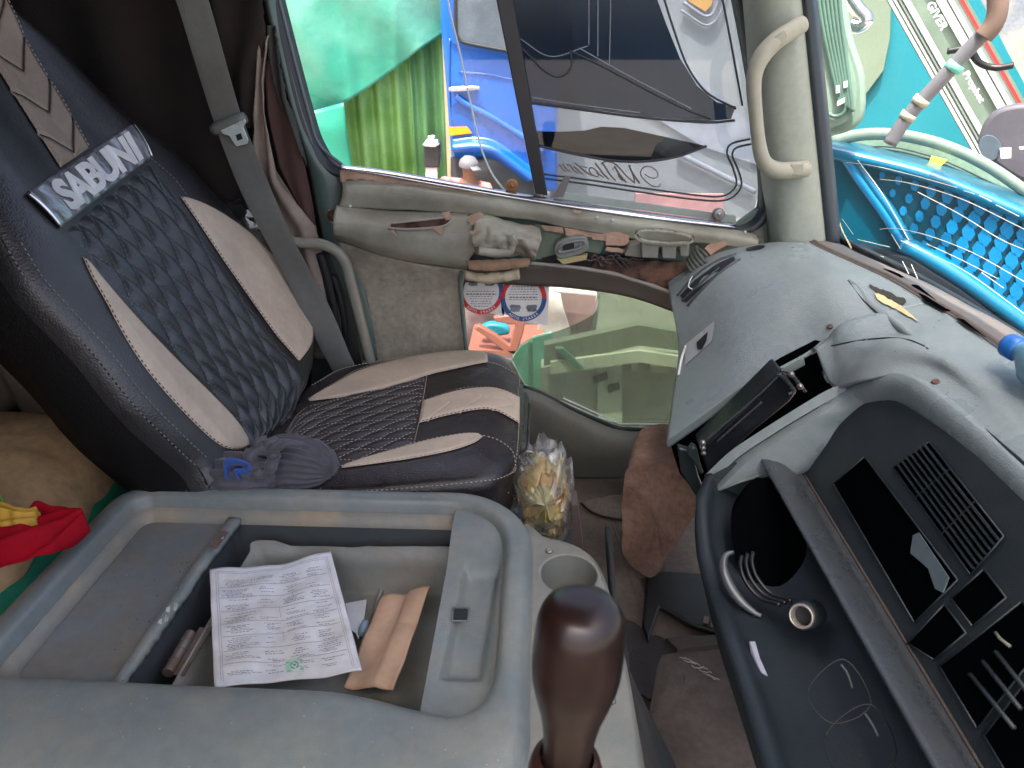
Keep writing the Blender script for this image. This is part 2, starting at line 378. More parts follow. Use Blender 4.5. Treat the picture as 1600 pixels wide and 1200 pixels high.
# headrest stripe with pressed chevrons
def chev(n, amp):
    def f(s, t, e):
        a = t * n + abs(s - .5) * 1.35; return -amp * max(0, 1 - abs((a % 1) - .5) * 9)
    return f
sa = [bq(*p) for p in [(-90, -60), (-45, 20), (0, 98), (45, 178), (92, 263)]]
sb = [bq(*p) for p in [(-30, -62), (7, 0), (48, 72), (94, 147), (139, 231)]]
insert(sa, sb, 'chevron_stripe', TAUPE, BH, bp, seat, f=chev(4.6, .004), nu=50, nv_=240, puff=.006, seam=THREAD)
def vlines(A, B, P, H, n, par, m, nrm, k0, amt=1.35, r=.0013, lift=.0075):
    a = cat(A, 60); b = cat(B, 60)
    for i in range(k0, int(n + 3)):
        bm = bmesh.new(); pts = []
        for j in range(21):
            s = j / 20; t = (i + .5 - abs(s - .5) * amt) / n
            if 0 <= t <= 1:
                f = t * 59; q0 = a[int(f)].lerp(a[min(59, int(f) + 1)], f % 1); q1 = b[int(f)].lerp(b[min(59, int(f) + 1)], f % 1); q = q0.lerp(q1, s)
                e = min(1, min(s, 1 - s) * 9); pts.append(P(q.x, q.y, H(q.x, q.y) + lift - .005 * (1 - e)))
        if len(pts) > 3: tube(bm, pts, r, 6); fin('chevron_groove', bm, m, par)
        else: bm.free()
vlines(sa, sb, bp, BH, 4.6, seat, mat('brown_groove', (.035, .024, .018), .8), BN, 0)
# pinched seams beside the stripe and quilt
bm = bmesh.new()
for pts in ([(17, 390), (52, 450), (105, 509), (147, 555), (210, 632), (262, 681), (315, 726)], [(26, 384), (61, 443), (114, 503), (156, 549), (218, 624), (270, 674), (322, 719)], [(228, 252), (262, 285), (290, 325)]):
    q = cat([bq(*p) for p in pts], 60); bm = bmesh.new(); dashes(bm, [bp(p.x, p.y, BH(p.x, p.y) + .002) for p in q], .0011); fin('seam', bm, mat('olive_thread', (.22, .21, .17), .8), seat, smooth=False)
# glossy name plate
c4 = [bq(*p) for p in [(26, 312), (197, 200), (228, 252), (78, 366)]]
def plate(s, t, h=0):
    q = c4[0].lerp(c4[1], s).lerp(c4[3].lerp(c4[2], s), t); return bp(q.x, q.y, BH(q.x, q.y) + .003 + h + .004 * math.sin(math.pi * t) ** .6)
rows = [[plate(j / 60, i / 16, .0012 * math.sin(j * 1.05) * (1 if i < 5 or i > 12 else .4)) for j in range(61)] for i in range(17)]
FOIL = mat('grey_foil_plate', (.30, .32, .34), .22, metal=.5, var=.35, vs=14, b2=.2, b2s=40)
bm = bmesh.new(); grid(bm, rows); npl = fin('name_plate', bm, FOIL, seat, mods=[SOL(.003)])
bm = bmesh.new()
def txtmap(x, y, z): return plate(.53 + x * .245, .54 - y * 1.05, .0045 + z)
text_bm(bm, 'SABUNI', txtmap, size=.98, offset=.035, ext=.0005, space=.95)
bmesh.ops.subdivide_edges(bm, edges=[e for e in bm.edges if e.calc_length() > .02], cuts=2)
fin('lettering', bm, mat('white_foil_letters', (.78, .78, .78), .35, metal=.1), npl, smooth=False, mods=[SOL(.001, 1)])
for e, r in ((0, .003), (1, .0022)): bm = bmesh.new(); tube(bm, [plate(e, i / 12, .003) for i in range(13)], r, 8); fin('trim_clip', bm, CHROME, npl)
# ---- cushion
CZ = -.715
def cq(px, py): p = pZ(px, py, CZ); return V((p.x, p.y, 0))
def cp(x, y, h=0): return V((x, y, CZ + h))
cfar = sorted(cat([cq(*p) for p in [(430, 625), (481, 596), (502, 581), (535, 564), (610, 551), (700, 543), (760, 545), (793, 554), (811, 571), (818, 596)]], 50), key=lambda q: q.x)
cnear = sorted(cat([cq(*p) for p in [(300, 780), (400, 765), (526, 757), (640, 752), (754, 744), (790, 730), (808, 705), (815, 680)]], 50), key=lambda q: q.x)
def ce(x):
    def it(pts):
        if x <= pts[0].x: return pts[0].y
        if x >= pts[-1].x: return pts[-1].y
        for a, b in zip(pts, pts[1:]):
            if a.x <= x <= b.x: return a.y + (b.y - a.y) * (x - a.x) / max(1e-9, b.x - a.x)
    return it(cnear), it(cfar)
XF = max(cfar[-1].x, cnear[-1].x); XB = -.62
def CH(x, y):
    a, b = ce(x); s = (y - a) / max(.01, b - a); s = max(0, min(1, s))
    e = min(1, min(s, 1 - s) * 9); fr = max(0, min(1, (XF - x) / .09))
    return -.016 + .016 * math.sin(e * math.pi / 2) - .02 * (1 - math.sin(fr * math.pi / 2)) + .006 * math.sin((x + .3) * 8)
rows = []; NX = 60
for i in range(NX):
    t = i / (NX - 1); x = XB + (XF - XB) * (1 - (1 - t) ** 1.5); a, b = ce(x); r = []
    r += [V((x, a + .02, CZ - .15)), V((x, a - .004, CZ - .12)), V((x, a - .008, CZ - .06)), V((x, a - .003, CZ - .03 + CH(x, a) * .3))]
    for j in range(41):
        y = a + (b - a) * j / 40; r.append(cp(x, y, CH(x, y)))
    r += [V((x, b + .003, CZ - .03)), V((x, b + .008, CZ - .06)), V((x, b - .02, CZ - .15))]
    rows.append(r)
last = rows[-1]; mid = sum(last, V((0, 0, 0))) / len(last)
for dx, dz, k in ((.006, -.01, 1), (.010, -.03, 1), (.006, -.07, .99), (-.01, -.13, .96)):
    rows.append([V((p.x + dx, mid.y + (p.y - mid.y) * k, max(min(p.z, CZ - .012 + dz), CZ - .15))) for p in last])
bm = bmesh.new(); g_ = grid(bm, rows); bm.faces.new(g_[-1])
cush = fin('cushion', bm, LEATHP, seat, smooth=70)
kq = lambda *pp: [cq(*p) for p in pp]
CHf = lambda x, y: CH(x, y)
UP = V((0, 0, 1))
rows = strip(kq((446, 672), (468, 640), (520, 619), (570, 607), (620, 597), (667, 590)), kq((440, 765), (508, 731), (545, 722), (590, 713), (620, 706), (646, 700)), CHf, cp, 150, 150, .002, .003, quiltf(16, 3.4, .006))
bm = bmesh.new(); grid(bm, rows); qc = fin('quilted_panel', bm, mat('plum_quilted_leather', (.03, .024, .028), .33, bump=.5, bs=330, spec=.7), seat)
quilt_stitch(rows, 16, 3.4, THREAD, qc, r=.0008, nrm=UP)
insert(kq((482, 622), (520, 599), (565, 575), (640, 557), (700, 549), (742, 549), (759, 556), (762, 566)), kq((484, 624), (550, 616), (610, 605), (670, 588), (715, 579), (745, 573), (758, 571), (763, 569)), 'beige_insert', BEIGE, CHf, cp, seat, seam=THREAD, nrm=UP)
insert(kq((661, 629), (695, 619), (730, 612), (775, 610), (812, 615)), kq((654, 664), (700, 653), (745, 645), (775, 645), (812, 655)), 'chevron_stripe', BEIGE, CHf, cp, seat, seam=TRED, nrm=UP, nu=50, nv_=200, f=lambda s, t, e: -.0022 * max(0, 1 - abs(((t * 3.2 + abs(s - .5) * 1.4 + .5) % 1) - .5) * 22))
insert(kq((533, 729), (575, 716), (610, 707), (670, 692), (724, 684), (752, 685)), kq((536, 730), (600, 724), (640, 720), (700, 710), (739, 698), (755, 687)), 'beige_insert', BEIGE, CHf, cp, seat, seam=THREAD, nrm=UP)
bm = bmesh.new()
for pts in ([(487, 600), (505, 590), (540, 571), (610, 556), (700, 547), (760, 549), (795, 560), (809, 575), (812, 600)], [(667, 590), (661, 629), (655, 663), (646, 700)],
            [(524, 757), (600, 757), (680, 753), (752, 746), (790, 731), (806, 708), (811, 650), (809, 600)], [(670, 587), (700, 582), (760, 571), (808, 582)], [(655, 630), (730, 610), (810, 613)], [(755, 686), (780, 690), (800, 700), (806, 716), (795, 728)]):
    q = cat(kq(*pts), 50); bm = bmesh.new(); dashes(bm, [cp(p.x, p.y, CH(p.x, p.y) + .003) for p in q], .0011); fin('seam', bm, THREAD, seat, smooth=False)
# piping round the cushion front
bm = bmesh.new(); tube(bm, [V((p.x, p.y, p.z - .012)) + V((.006, 0, 0)) for p in last[3:46]], .0035, 8)
tube(bm, [V((XF + .012, ce(XF)[0] + .0, CZ - .06)), V((XF + .012, ce(XF)[1], CZ - .06))], .0035, 8)
fin('piping', bm, LEATH, cush)
bm = bmesh.new(); box(bm, (-.28, 1.28, (FZ + CZ - .1) / 2), (.52, .34, CZ - .1 - FZ))
fin('seat_base', bm, mat('dark_blue_steel_base', (.03, .04, .055), .5, bump=.2), seat, smooth=40, mods=[BEV(.02, 3)])
# ================================================================== SEAT BELT
belt = thing('seat_belt', 'grey seat belt hanging from the door post with its silver latch plate', 'seat belt', tuple(pY(520, 556, 1.56)))
bpts = [pY(268, -80, 1.6), pY(300, 0, 1.6), pY(330, 100, 1.6), pY(357, 190, 1.595), pY(388, 270, 1.59), pY(430, 360, 1.60), pY(470, 440, 1.60), pY(503, 502, 1.60), pY(540, 580, 1.60)]
bm = bmesh.new(); rr = ribbon(bpts, .064, V((.1, -1, .1)), 60)
for i, r in enumerate(rr):
    for j, p in enumerate(r): r[j] = p + V((0, .008 * math.sin(i * .3 + j * .5) * (i / 60), 0))
grid(bm, rr); fin('webbing', bm, BELT, belt, mods=[SOL(.003), BEV(.001)])
a = pY(332, 204, 1.585); b_ = pY(383, 183, 1.585)
bm = bmesh.new(); tube(bm, [a, a.lerp(b_, .15) , a.lerp(b_, .5), a.lerp(b_, .85), b_], [.011, .014, .014, .014, .011], 14)
fin('latch_holder', bm, mat('grey_latch_plastic', (.17, .18, .165), .5), belt)
bm = bmesh.new()
pl = [pY(*p, 1.572) for p in [(344, 204), (382, 186), (384, 190), (380, 199), (388, 219), (386, 225), (370, 229), (366, 225), (358, 212), (349, 210)]]
f = prism(bm, pl, V((0, .003, 0)))
lp = fin('latch_plate', bm, mat('pale_steel', (.62, .7, .66), .3, metal=.5), belt, smooth=False, mods=[BEV(.001)])
bm = bmesh.new(); prism(bm, [pY(*p, 1.5705) for p in [(368, 211), (376, 208), (379, 217), (371, 220)]], V((0, .002, 0))); fin('slot', bm, BLACK, lp, smooth=False)
# ================================================================== CENTRE CONSOLE
con = thing('centre_console', 'large worn grey plastic centre console with an open storage tray', 'console', (-.36, .72, FZ))
def rrect(x0, x1, y0, y1, z, r, k=10):
    """closed loop, radius per corner: near-left, near-right, far-right, far-left"""
    out = []
    if not isinstance(r, (tuple, list)): r = [r] * 4
    cs = [(x0, y0, 180, r[0]), (x1, y0, 270, r[1]), (x1, y1, 0, r[2]), (x0, y1, 90, r[3])]
    for (x, y, a, q) in cs:
        sx = 1 if x == x0 else -1; sy = 1 if y == y0 else -1
        for i in range(k): 
            t = R(a + 90 * i / (k - 1)); out.append(V((x + sx * q + q * math.cos(t), y + sy * q + q * math.sin(t), z)))
    # subdivide straight runs by midpoints
    res = []
    for i, p in enumerate(out):
        res.append(p); n_ = out[(i + 1) % len(out)]
        if (i + 1) % k == 0:
            for j in range(1, 12): res.append(p.lerp(n_, j / 12))
    return res
T = -.70
loops = [rrect(-.775, .012, .395, 1.03, FZ, (.08, .1, .14, .08)), rrect(-.772, .008, .40, 1.025, -.95, (.08, .1, .14, .08)),
         rrect(-.768, .008, .405, 1.022, -.78, (.07, .1, .14, .07)), rrect(-.762, .003, .42, 1.018, -.745, (.065, .1, .14, .065)),
         rrect(-.748, -.004, .445, 1.010, -.718, (.06, .095, .135, .055)), rrect(-.73, -.014, .475, 1.0, T - .005, (.055, .09, .13, .05)),
         rrect(-.715, -.025, .51, .99, T, (.05, .085, .125, .045)), rrect(-.70, -.038, .555, .978, T - .001, (.04, .07, .115, .035)),
         rrect(-.695, -.045, .585, .970, T - .006, (.035, .06, .11, .03)), rrect(-.692, -.048, .592, .965, T - .02, (.035, .055, .105, .03)),
         rrect(-.688, -.050, .596, .958, T - .042, (.03, .05, .1, .028)), rrect(-.682, -.053, .60, .952, T - .048, (.03, .05, .1, .025))]
def wob(p, s=5, a=.0025, seed=0): return p + nv(p, s, seed) * a
def nearlip(p, k):
    q = max(0, min(1, (p.x + .25) / .17)); q = q * q * (3 - 2 * q)
    f = max(0, min(1, (.66 - p.y) / .05)); return V((p.x, p.y - .034 * q * f * k, p.z))
loops = [[nearlip(wob(p), (0, 0, 0, 0, .3, .5, .7, .9, 1, 1, 1, 1)[i]) for p in l] for i, l in enumerate(loops)]
for it in range(0): pass
bm = bmesh.new(); grid(bm, loops, cu=True); shell = fin('console_shell', bm, GREY, con, mods=[('SUBSURF', dict(levels=1, render_levels=2))])
# worn dirty lip where the tray starts
bm = bmesh.new(); grid(bm, [[nearlip(p, 1) + V((0, 0, .001)) for p in rrect(-.6905, -.0485, .5935, .9625, T - .026, (.032, .053, .103, .029))], [nearlip(p, 1) + V((0, 0, .0015)) for p in rrect(-.6865, -.0515, .5975, .9565, T - .040, (.03, .05, .1, .028))], [nearlip(p, 1) + V((0, 0, .0015)) for p in rrect(-.678, -.060, .606, .947, T - .0475, (.03, .05, .09, .022))]], cu=True)
fin('grimy_lip', bm, GREYD, con, mods=[SOL(.0006)])
# floors left and right of the box, with the box itself
ZT = T - .049
bx0, bx1, by0, by1 = -.525, -.134, .604, .948
def flat(name, x0, x1, y0, y1, z, m, amp=.0015, n=24, seed=0, par=con):
    bm = bmesh.new(); rows = [[V((x0 + (x1 - x0) * i / n, y0 + (y1 - y0) * j / n, z)) for i in range(n + 1)] for j in range(n + 1)]
    for r in rows:
        for p in r: p.z += amp * n1(p, 9, seed)
    grid(bm, rows); return fin(name, bm, m, par, mods=[SOL(.003)])
flat('tray_floor', -.69, bx0 - .012, .59, .96, ZT + .001, mat('dark_worn_tray', (.18, .195, .20), .36, bump=.3, bs=300, dirt=(.2, .17, .12), damt=.5, ds=16, var=.15))
# torn ridge between tray and box
for k, (dx, dz) in enumerate(((0, 0),)):
    A = [V((bx0 - .014, .592, ZT + .004)), V((bx0 - .012, .72, ZT + .006)), V((bx0 - .010, .84, ZT + .006)), V((bx0 - .004, .950, ZT + .006))]
    q = lin(A, 60); rows = []
    rnd = random.Random(3)
    for i, p in enumerate(q):
        t = i / 59; hgt = .008 + .001 * t; e = rnd.uniform(-.0007, .0007)
        tear = .005 * max(0, noise.noise(V((t * 9, 3, 0)))) + .004 * max(0, noise.noise(V((t * 31, 7, 0))))
        rows.append([p + V((-.003, 0, -.006)), p + V((-.002, 0, hgt * .6)), p + V((0, 0, hgt)), p + V((.006 + .006 * t, 0, hgt * .9)), p + V((.010 + e * 2 + tear + .008 * t, 0, hgt * .7 + e)), p + V((.010 + e * 2 + tear + .006 * t, 0, -.006 + e * 2))])
    bm = bmesh.new(); grid(bm, rows); fin('torn_ridge', bm, GREY, con, mods=[SOL(.003)])
    bm = bmesh.new()
    for (t, s) in ((.35, .006), (.41, .0075), (.02, .007), (.05, .005)):
        p = q[int(t * 59)] + V((.010, 0, .009)); rr_ = [[p + V((s * math.cos(a) * (1 + .4 * math.sin(3 * a)), s * 1.3 * math.sin(a), .003 * math.sin(2 * a))) * (1 - .0 * b) + V((0, 0, -.004 * b)) for a in [j * math.pi / 5 for j in range(10)]] for b in range(2)]
        bm = bmesh.new(); grid(bm, rr_, cu=True); bm.faces.new([v for v in bm.verts][-20:-10]); fin('frayed_chip', bm, mat('torn_white_edge', (.5, .5, .46), .8), con, smooth=False)
bm = bmesh.new(); pa, pb, pc, pd = [pZ(*p, ZT + .0245) for p in [(345, 830), (357, 832), (338, 858), (328, 854)]]; prism(bm, [pa, pb, pc, pd], V((0, 0, .0015)))
hp = fin('rust_plate', bm, mat('rusty_brown_plate', (.13, .085, .07), .6, dirt=(.22, .14, .1)), con, smooth=False)
bm = bmesh.new(); lathe(bm, pZ(347, 841, ZT + .0262), (0, 0, 1), [(0, 0), (0, .0045), (.0025, .0035), (.003, 0)], 16); fin('screw', bm, STEEL, hp)
# right ledge with its long shallow recess and square hole
ledge_pts = [(bx1 - .002, by0 - .01), (-.072, by0 - .01), (-.072, .955), (bx1 - .002, .955)]
bm = bmesh.new(); rows = []
LX = [bx1 - .003, bx1 + .004, -.124, -.117, -.112, -.106, -.095, -.080, -.070, -.065, -.060, -.055, -.045]
LY = [.545, .57, .60, .622, .63, .638, .646, .67, .70, .74, .78, .82, .83, .838, .848, .87, .9, .93, .965]
for y in LY:
    r = []
    for x in LX:
        inx = max(0, min(1, (x + .117) / .010)) * max(0, min(1, (-.058 - x) / .008)); iny = max(0, min(1, (y - .628) / .014)) * max(0, min(1, (.845 - y) / .018))
        xx = x - (.845 - y) * .05 + .006 if -.12 < x < -.057 else x
        r.append(V((xx, y, ZT + .014 - .016 * min(inx, iny) + .020 * (lambda q: q * q * (3 - 2 * q))(max(0, min(1, (y - .845) / .06))))))
    rows.append(r)
grid(bm, rows); fin('side_ledge', bm, GREY, con, mods=[('SUBSURF', dict(levels=1, render_levels=2))])
bm = bmesh.new(); q = [pZ(*p, ZT + .0155) for p in [(710, 951), (731, 951), (730, 968), (709, 968)]]; prism(bm, q, V((0, 0, -.004)))
fin('square_hole', bm, BLACK, con, smooth=False)
bm = bmesh.new(); fr = [pZ(*p, ZT + .0165) for p in [(708, 949), (733, 949), (732, 970), (707, 970)]]
tube(bm, fr + [fr[0]], .0012, 6); fin('hole_edge', bm, GREY, con)
# box: outer well, inner liner with ragged rim
by0 = .566
bm = bmesh.new(); grid(bm, [rrect(bx0, bx1, by0, by1, ZT + .004, .008, 4), rrect(bx0 + .002, bx1 - .002, by0 + .002, by1 - .002, ZT - .15, .008, 4)], cu=True)
fin('box_well', bm, mat('dark_grey_well', (.06, .07, .075), .6, bump=.2), con)
LIN = mat('olive_grey_liner', (.20, .215, .20), .5, bump=.3, bs=300, dirt=(.25, .2, .15), damt=.4, ds=14)
Z1 = ZT - .105
lr = rrect(bx0 + .045, bx1 - .004, by0 + .006, by1 - .03, ZT - .012, .012, 6)
lr = [p + V((0, 0, .002 * math.sin(p.x * 30) + .002 * n1(p, 60, 2) - .006 + (.012 if p.y > by1 - .04 and p.x < bx0 + .09 else 0) + (-.0 if p.x < -.3 else .006))) for p in lr]
bm = bmesh.new(); gg = grid(bm, [lr, rrect(bx0 + .052, bx1 - .008, by0 + .01, by1 - .036, (ZT + Z1) / 2, .014, 6), rrect(bx0 + .066, bx1 - .012, by0 + .014, by1 - .042, Z1 + .006, .016, 6), rrect(bx0 + .075, bx1 - .018, by0 + .02, by1 - .05, Z1, .016, 6)], cu=True)
bm.faces.new(gg[-1]); fin('box_liner', bm, LIN, con, mods=[SOL(.003, 1)], smooth=50)
bm = bmesh.new(); q = [pZ(606, 880, Z1 + .012), pZ(600, 905, Z1 + .008), pZ(586, 960, Z1 + .006)]; tube(bm, q, .005, 8); fin('liner_rib', bm, LIN, con)
bm = bmesh.new(); q0 = pZ(262, 1052, ZT - .02); q1 = pZ(298, 990, ZT - .02); dv = (q1 - q0).normalized()
tube(bm, [q0, q1], .008, 14)
for k in (.3, .55, .8): tube(bm, [q0.lerp(q1, k) - dv * .001, q0.lerp(q1, k) + dv * .001], .0088, 14)
box(bm, q0.lerp(q1, .6) + V((.014, 0, -.003)), (.02, (q1 - q0).length * 1.2, .002), Matrix.Rotation(R(-2), 3, 'Z'))
fin('hinge', bm, mat('aged_hinge_metal', (.25, .21, .18), .45, metal=.7, dirt=(.16, .09, .06), damt=.6, ds=30), con, smooth=40)
# pebble, grit and hairline cracks lying in the tray
bm = bmesh.new(); bmesh.ops.create_icosphere(bm, subdivisions=2, radius=.006, matrix=Matrix.Translation(pZ(279, 922, ZT + .006)))
for v in bm.verts: v.co += nv(v.co, 160) * .002
tag(fin('pebble', bm, mat('pale_stone', (.5, .45, .38), .9), None), 'small pale pebble lying on the grey tray floor of the console', 'pebble')
bm = bmesh.new(); rnd = random.Random(5)
for i in range(130):
    x, y = rnd.uniform(150, 370), rnd.uniform(840, 1050)
    if rnd.random() < .4: x, y = rnd.gauss(297, 14), rnd.gauss(900, 28)
    p = pZ(x, y, ZT + .0025)
    if p.x > bx0 - .02 or p.x < -.685: continue
    bmesh.ops.create_icosphere(bm, subdivisions=1, radius=rnd.uniform(.0006, .0016), matrix=Matrix.Translation(p))
gr = fin('grit', bm, mat('grit', (.2, .17, .14), .9, var=.6, vs=50), None, smooth=False); gr['kind'] = 'stuff'; gr['label'] = 'scattered dirt and crumbs lying in the console tray'
# ---- cup holder panel next to the console
cup = thing('cup_holder_panel', 'grey cup holder panel screwed beside the console behind the gear knob', 'cup holder', (.05, .75, FZ))
CH_ = -.725; cc = pZ(889, 897, CH_)
def outl(z, g=0):
    pts = [(-.03, .40), (.10 + g, .40), (.118 + g, .55), (.112 + g, .72), (.10 + g, .82), (.085 + g * .8, .868 + g * .5), (.06, .892 + g), (.02, .905 + g), (-.03, .905 + g)]
    return [V((x, y, z)) for x, y in pts]
o1 = cat(outl(CH_), 96, True); o0 = cat(outl(CH_ - .008, .008), 96, True); o2 = cat(outl(CH_ - .12, .03), 96, True); o3 = cat(outl(-.99, .055), 96, True)
def ang(p): return math.atan2(p.y - cc.y, p.x - cc.x)
i0 = min(range(96), key=lambda i: abs(ang(o1[i]) + 1.57)); 
def ring(r, z): return [V((cc.x + r * math.cos(ang(p)), cc.y + r * math.sin(ang(p)), z)) for p in o1]
bm = bmesh.new(); grid(bm, [ring(.043, CH_ - .0), ring(.0455, CH_ + .0016), ring(.049, CH_ + .0005), [p.lerp(q, .5) for p, q in zip(ring(.049, CH_), o1)], o1, o0, o2, o3], cu=True)
fin('panel', bm, mat('olive_grey_panel', (.215, .225, .20), .45, bump=.35, bs=420, dirt=(.28, .24, .18), damt=.3, ds=11), cup)
bm = bmesh.new(); cir = lambda r, z: [V((cc.x + r * math.cos(a), cc.y + r * math.sin(a), z)) for a in [2 * math.pi * k / 48 for k in range(48)]]
gg = grid(bm, [cir(.0432, CH_), cir(.042, CH_ - .02), cir(.039, CH_ - .075), cir(.03, CH_ - .08)], cu=True); bm.faces.new(gg[-1]); fin('cup_well', bm, mat('grey_cup', (.19, .20, .18), .5, dirt=(.2, .17, .12)), cup)
for (px, py) in ((858, 861), (955, 1095)):
    bm = bmesh.new(); lathe(bm, pZ(px, py, CH_ + .001), (0, 0, 1), [(0, 0), (0, .006), (.002, .005), (.003, .0025), (.001, 0)], 20); fin('screw', bm, STEEL, cup)
# dark carpet skirt falling from the panel to the floor
bm = bmesh.new(); rows = []
for j in range(14):
    t = j / 13; rows.append([V((.125 + .30 * t ** 1.4 * (1 - .75 * (i / 29)) + .006 * n1((i * .2, t * 3, 0), 1), .28 + .70 * i / 29, CH_ - .03 - (CH_ - .03 - FZ) * t ** .8)) for i in range(30)])
grid(bm, rows); tag(fin('carpet_skirt', bm, mat('black_carpet', (.022, .023, .025), .95, bump=.9, bs=260, dirt=(.06, .055, .05), damt=.4, ds=12), None, mods=[SOL(.008)]), 'black carpet sloping from the cup holder panel down to the floor', 'carpet')
# ================================================================== GEAR LEVER
top = pD(912, 936, .405); bot = pY(880, 1235, top.y - .012); ax = (bot - top)
Lk = ax.length; k_ = Lk / .16
gl = thing('gear_lever', 'dark wooden pear-shaped gear knob on its lever', 'gear lever', tuple(bot + ax.normalized() * .35))
WOOD = mat('dark_varnished_wood', (.015, .0062, .0048), .34, coat=.12, var=.35, vs=18, bump=.1, bs=60, dirt=(.03, .012, .01), damt=.5, ds=10, spec=.6)
bm = bmesh.new(); pr = [(0, 0), (.0004, .011), (.0030, .0185), (.008, .0232), (.017, .0262), (.03, .0272), (.045, .0277), (.06, .0268), (.076, .0235), (.092, .0195), (.108, .0170), (.124, .0158), (.14, .0160), (.148, .018), (.155, .015)]
pr = [V((a, b, 0)) for a, b in pr]; pr = cat(pr, 50); lathe(bm, top, ax, [(p.x * k_, p.y) for p in pr], 48); fin('knob', bm, WOOD, gl)
bm = bmesh.new(); lathe(bm, top, ax, [(p * k_, r) for p, r in ((.128, .018), (.132, .0225), (.139, .0245), (.15, .0255), (.165, .027), (.17, .015))], 40); fin('collar', bm, mat('maroon_brown_collar', (.045, .018, .014), .4, coat=.2), gl)
bm = bmesh.new(); tube(bm, [top + ax * .95, top + ax * 1.0 + ax.normalized() * .33], .011, 16); fin('shaft', bm, BLACK, gl)
# ================================================================== PAPERS IN THE BOX
def sheet(name, label, cat_, corners, nx, ny, m, th=.0012, bend=None, par=None):
    a, b, c, d = corners; rows = []
    for j in range(ny + 1):
        t = j / ny; r = []
        for i in range(nx + 1):
            s = i / nx; p = a.lerp(b, s).lerp(d.lerp(c, s), t); p = p + V((0, 0, bend(s, t) if bend else 0)); r.append(p)
        rows.append(r)
    bm = bmesh.new(); grid(bm, rows); o = fin(name, bm, m, par, mods=[SOL(th)]); 
    if label: tag(o, label, cat_)
    return o, rows
zb = Z1
dc = [pZ(330, 899, ZT - .012), pZ(518, 869, ZT - .02), pZ(566, 1052, ZT - .03), pZ(336, 1078, ZT - .01)]
def dbend(s, t): return .022 * abs(s - .53) * (1 - t * .5) + .0015 * math.sin(s * 17 + t * 5) + .0012 * math.sin(t * 23 + s * 9)
doc, drows = sheet('laminated_document', 'grubby white laminated certificate with fine print and a green stamp in the console box', 'document', dc, 40, 50, PAPER, .0015, dbend)
def dp(s, t, h=.0012):
    h += .0008
    s = max(0, min(.9999, s)); t = max(0, min(.9999, t)); i = int(s * 40); j = int(t * 50); fs = s * 40 - i; ft = t * 50 - j
    return drows[j][i].lerp(drows[j][i + 1], fs).lerp(drows[j + 1][i].lerp(drows[j + 1][i + 1], fs), ft) + V((0, 0, h))
def dline(bm, s0, t0, s1, t1, wd=.0016, h=.0004):
    n = max(2, int(math.hypot(s1 - s0, t1 - t0) * 40)); hv = abs(s1 - s0) > abs(t1 - t0)
    for i in range(n):
        a0, a1 = i / n, (i + 1) / n; u0, u1 = s0 + (s1 - s0) * a0, s0 + (s1 - s0) * a1; v0, v1 = t0 + (t1 - t0) * a0, t0 + (t1 - t0) * a1
        o = (0, wd) if hv else (wd, 0)
        bm.faces.new([bm.verts.new(dp(x, y, h)) for x, y in ((u0, v0), (u1, v1), (u1 + o[0], v1 + o[1]), (u0 + o[0], v0 + o[1]))])
bm = bmesh.new(); rnd = random.Random(11)
for e in (.045, .06):
    dline(bm, e, e, 1 - e, e, .002); dline(bm, e, e, e, .97, .002); dline(bm, 1 - e, e, 1 - e, .97, .002)
t = .09
for row in range(62):
    t += rnd.choice((.011, .013, .013, .016)); 
    if t > .965: break
    if row % 8 == 7: dline(bm, .07, t, .93, t, .003); t += .006; continue
    for c0, c1 in ((.08, .33), (.34, .5), (.53, .72), (.73, .92)):
        if rnd.random() < (.72 if row % 8 else .3):
            s = c0 + rnd.uniform(0, .06); e = c1 - rnd.uniform(0, .1)
            while s < e:
                wl = rnd.uniform(.012, .035); dline(bm, s, t, min(e, s + wl), t, rnd.choice((.0035, .005))); s += wl + .006
for s0, ta, tb in ((.34, .12, .2), (.5, .4, .5), (.62, .3, .36), (.5, .62, .7)): dline(bm, s0, ta, s0, tb, .002)
fin('fine_print', bm, INK, doc, smooth=False)
bm = bmesh.new()
GRN = mat('green_stamp_ink', (.12, .42, .24), .8)
for k in range(20):
    a0, a1 = 2 * math.pi * k / 20, 2 * math.pi * (k + 1) / 20
    P_ = lambda a, r: dp(.545 + r * math.cos(a), .90 + r * .95 * math.sin(a), .0007)
    if k % 5 != 4: bm.faces.new([bm.verts.new(P_(a, r)) for a, r in ((a0, .020), (a1, .020), (a1, .032), (a0, .032))])
for q in ((.50, .865), (.59, .865), (.50, .935), (.59, .935)): dline(bm, q[0] - .012, q[1], q[0] + .012, q[1], .008, .0007)
dline(bm, .535, .895, .557, .895, .012, .0007)
fin('green_stamp', bm, GRN, doc, smooth=False)
bm = bmesh.new(); bm.faces.new([bm.verts.new(dp(*q, .0005)) for q in ((.485, .845), (.605, .85), (.60, .955), (.48, .95))]); fin('stamp_ground', bm, mat('pale_green_stamp', (.42, .62, .5), .8), doc, smooth=False)
kz = Z1 + .01
kc = [pZ(596, 932, kz + .02), pZ(672, 922, kz + .055), pZ(614, 1079, kz + .05), pZ(538, 1076, kz + .03)]
def kb(s, t): return .006 * (s > .55) * (1 if t < .35 else .4) + .003 * math.sin(s * 9 + t * 3) + .002 * math.sin(t * 15)
sheet('brown_envelope', 'creased brown paper envelope standing in the console box beside the document', 'envelope', kc, 20, 30, KRAFT, .003, kb)
bm = bmesh.new(); q = [pZ(*p, Z1 + .012) for p in [(540, 944), (573, 938), (570, 962), (560, 1000), (556, 990), (548, 985)]]
prism(bm, q, V((0, 0, .002))); tag(fin('paper_slip', bm, PAPER, None, smooth=False), 'small white paper slip between the document and the brown envelope', 'paper')
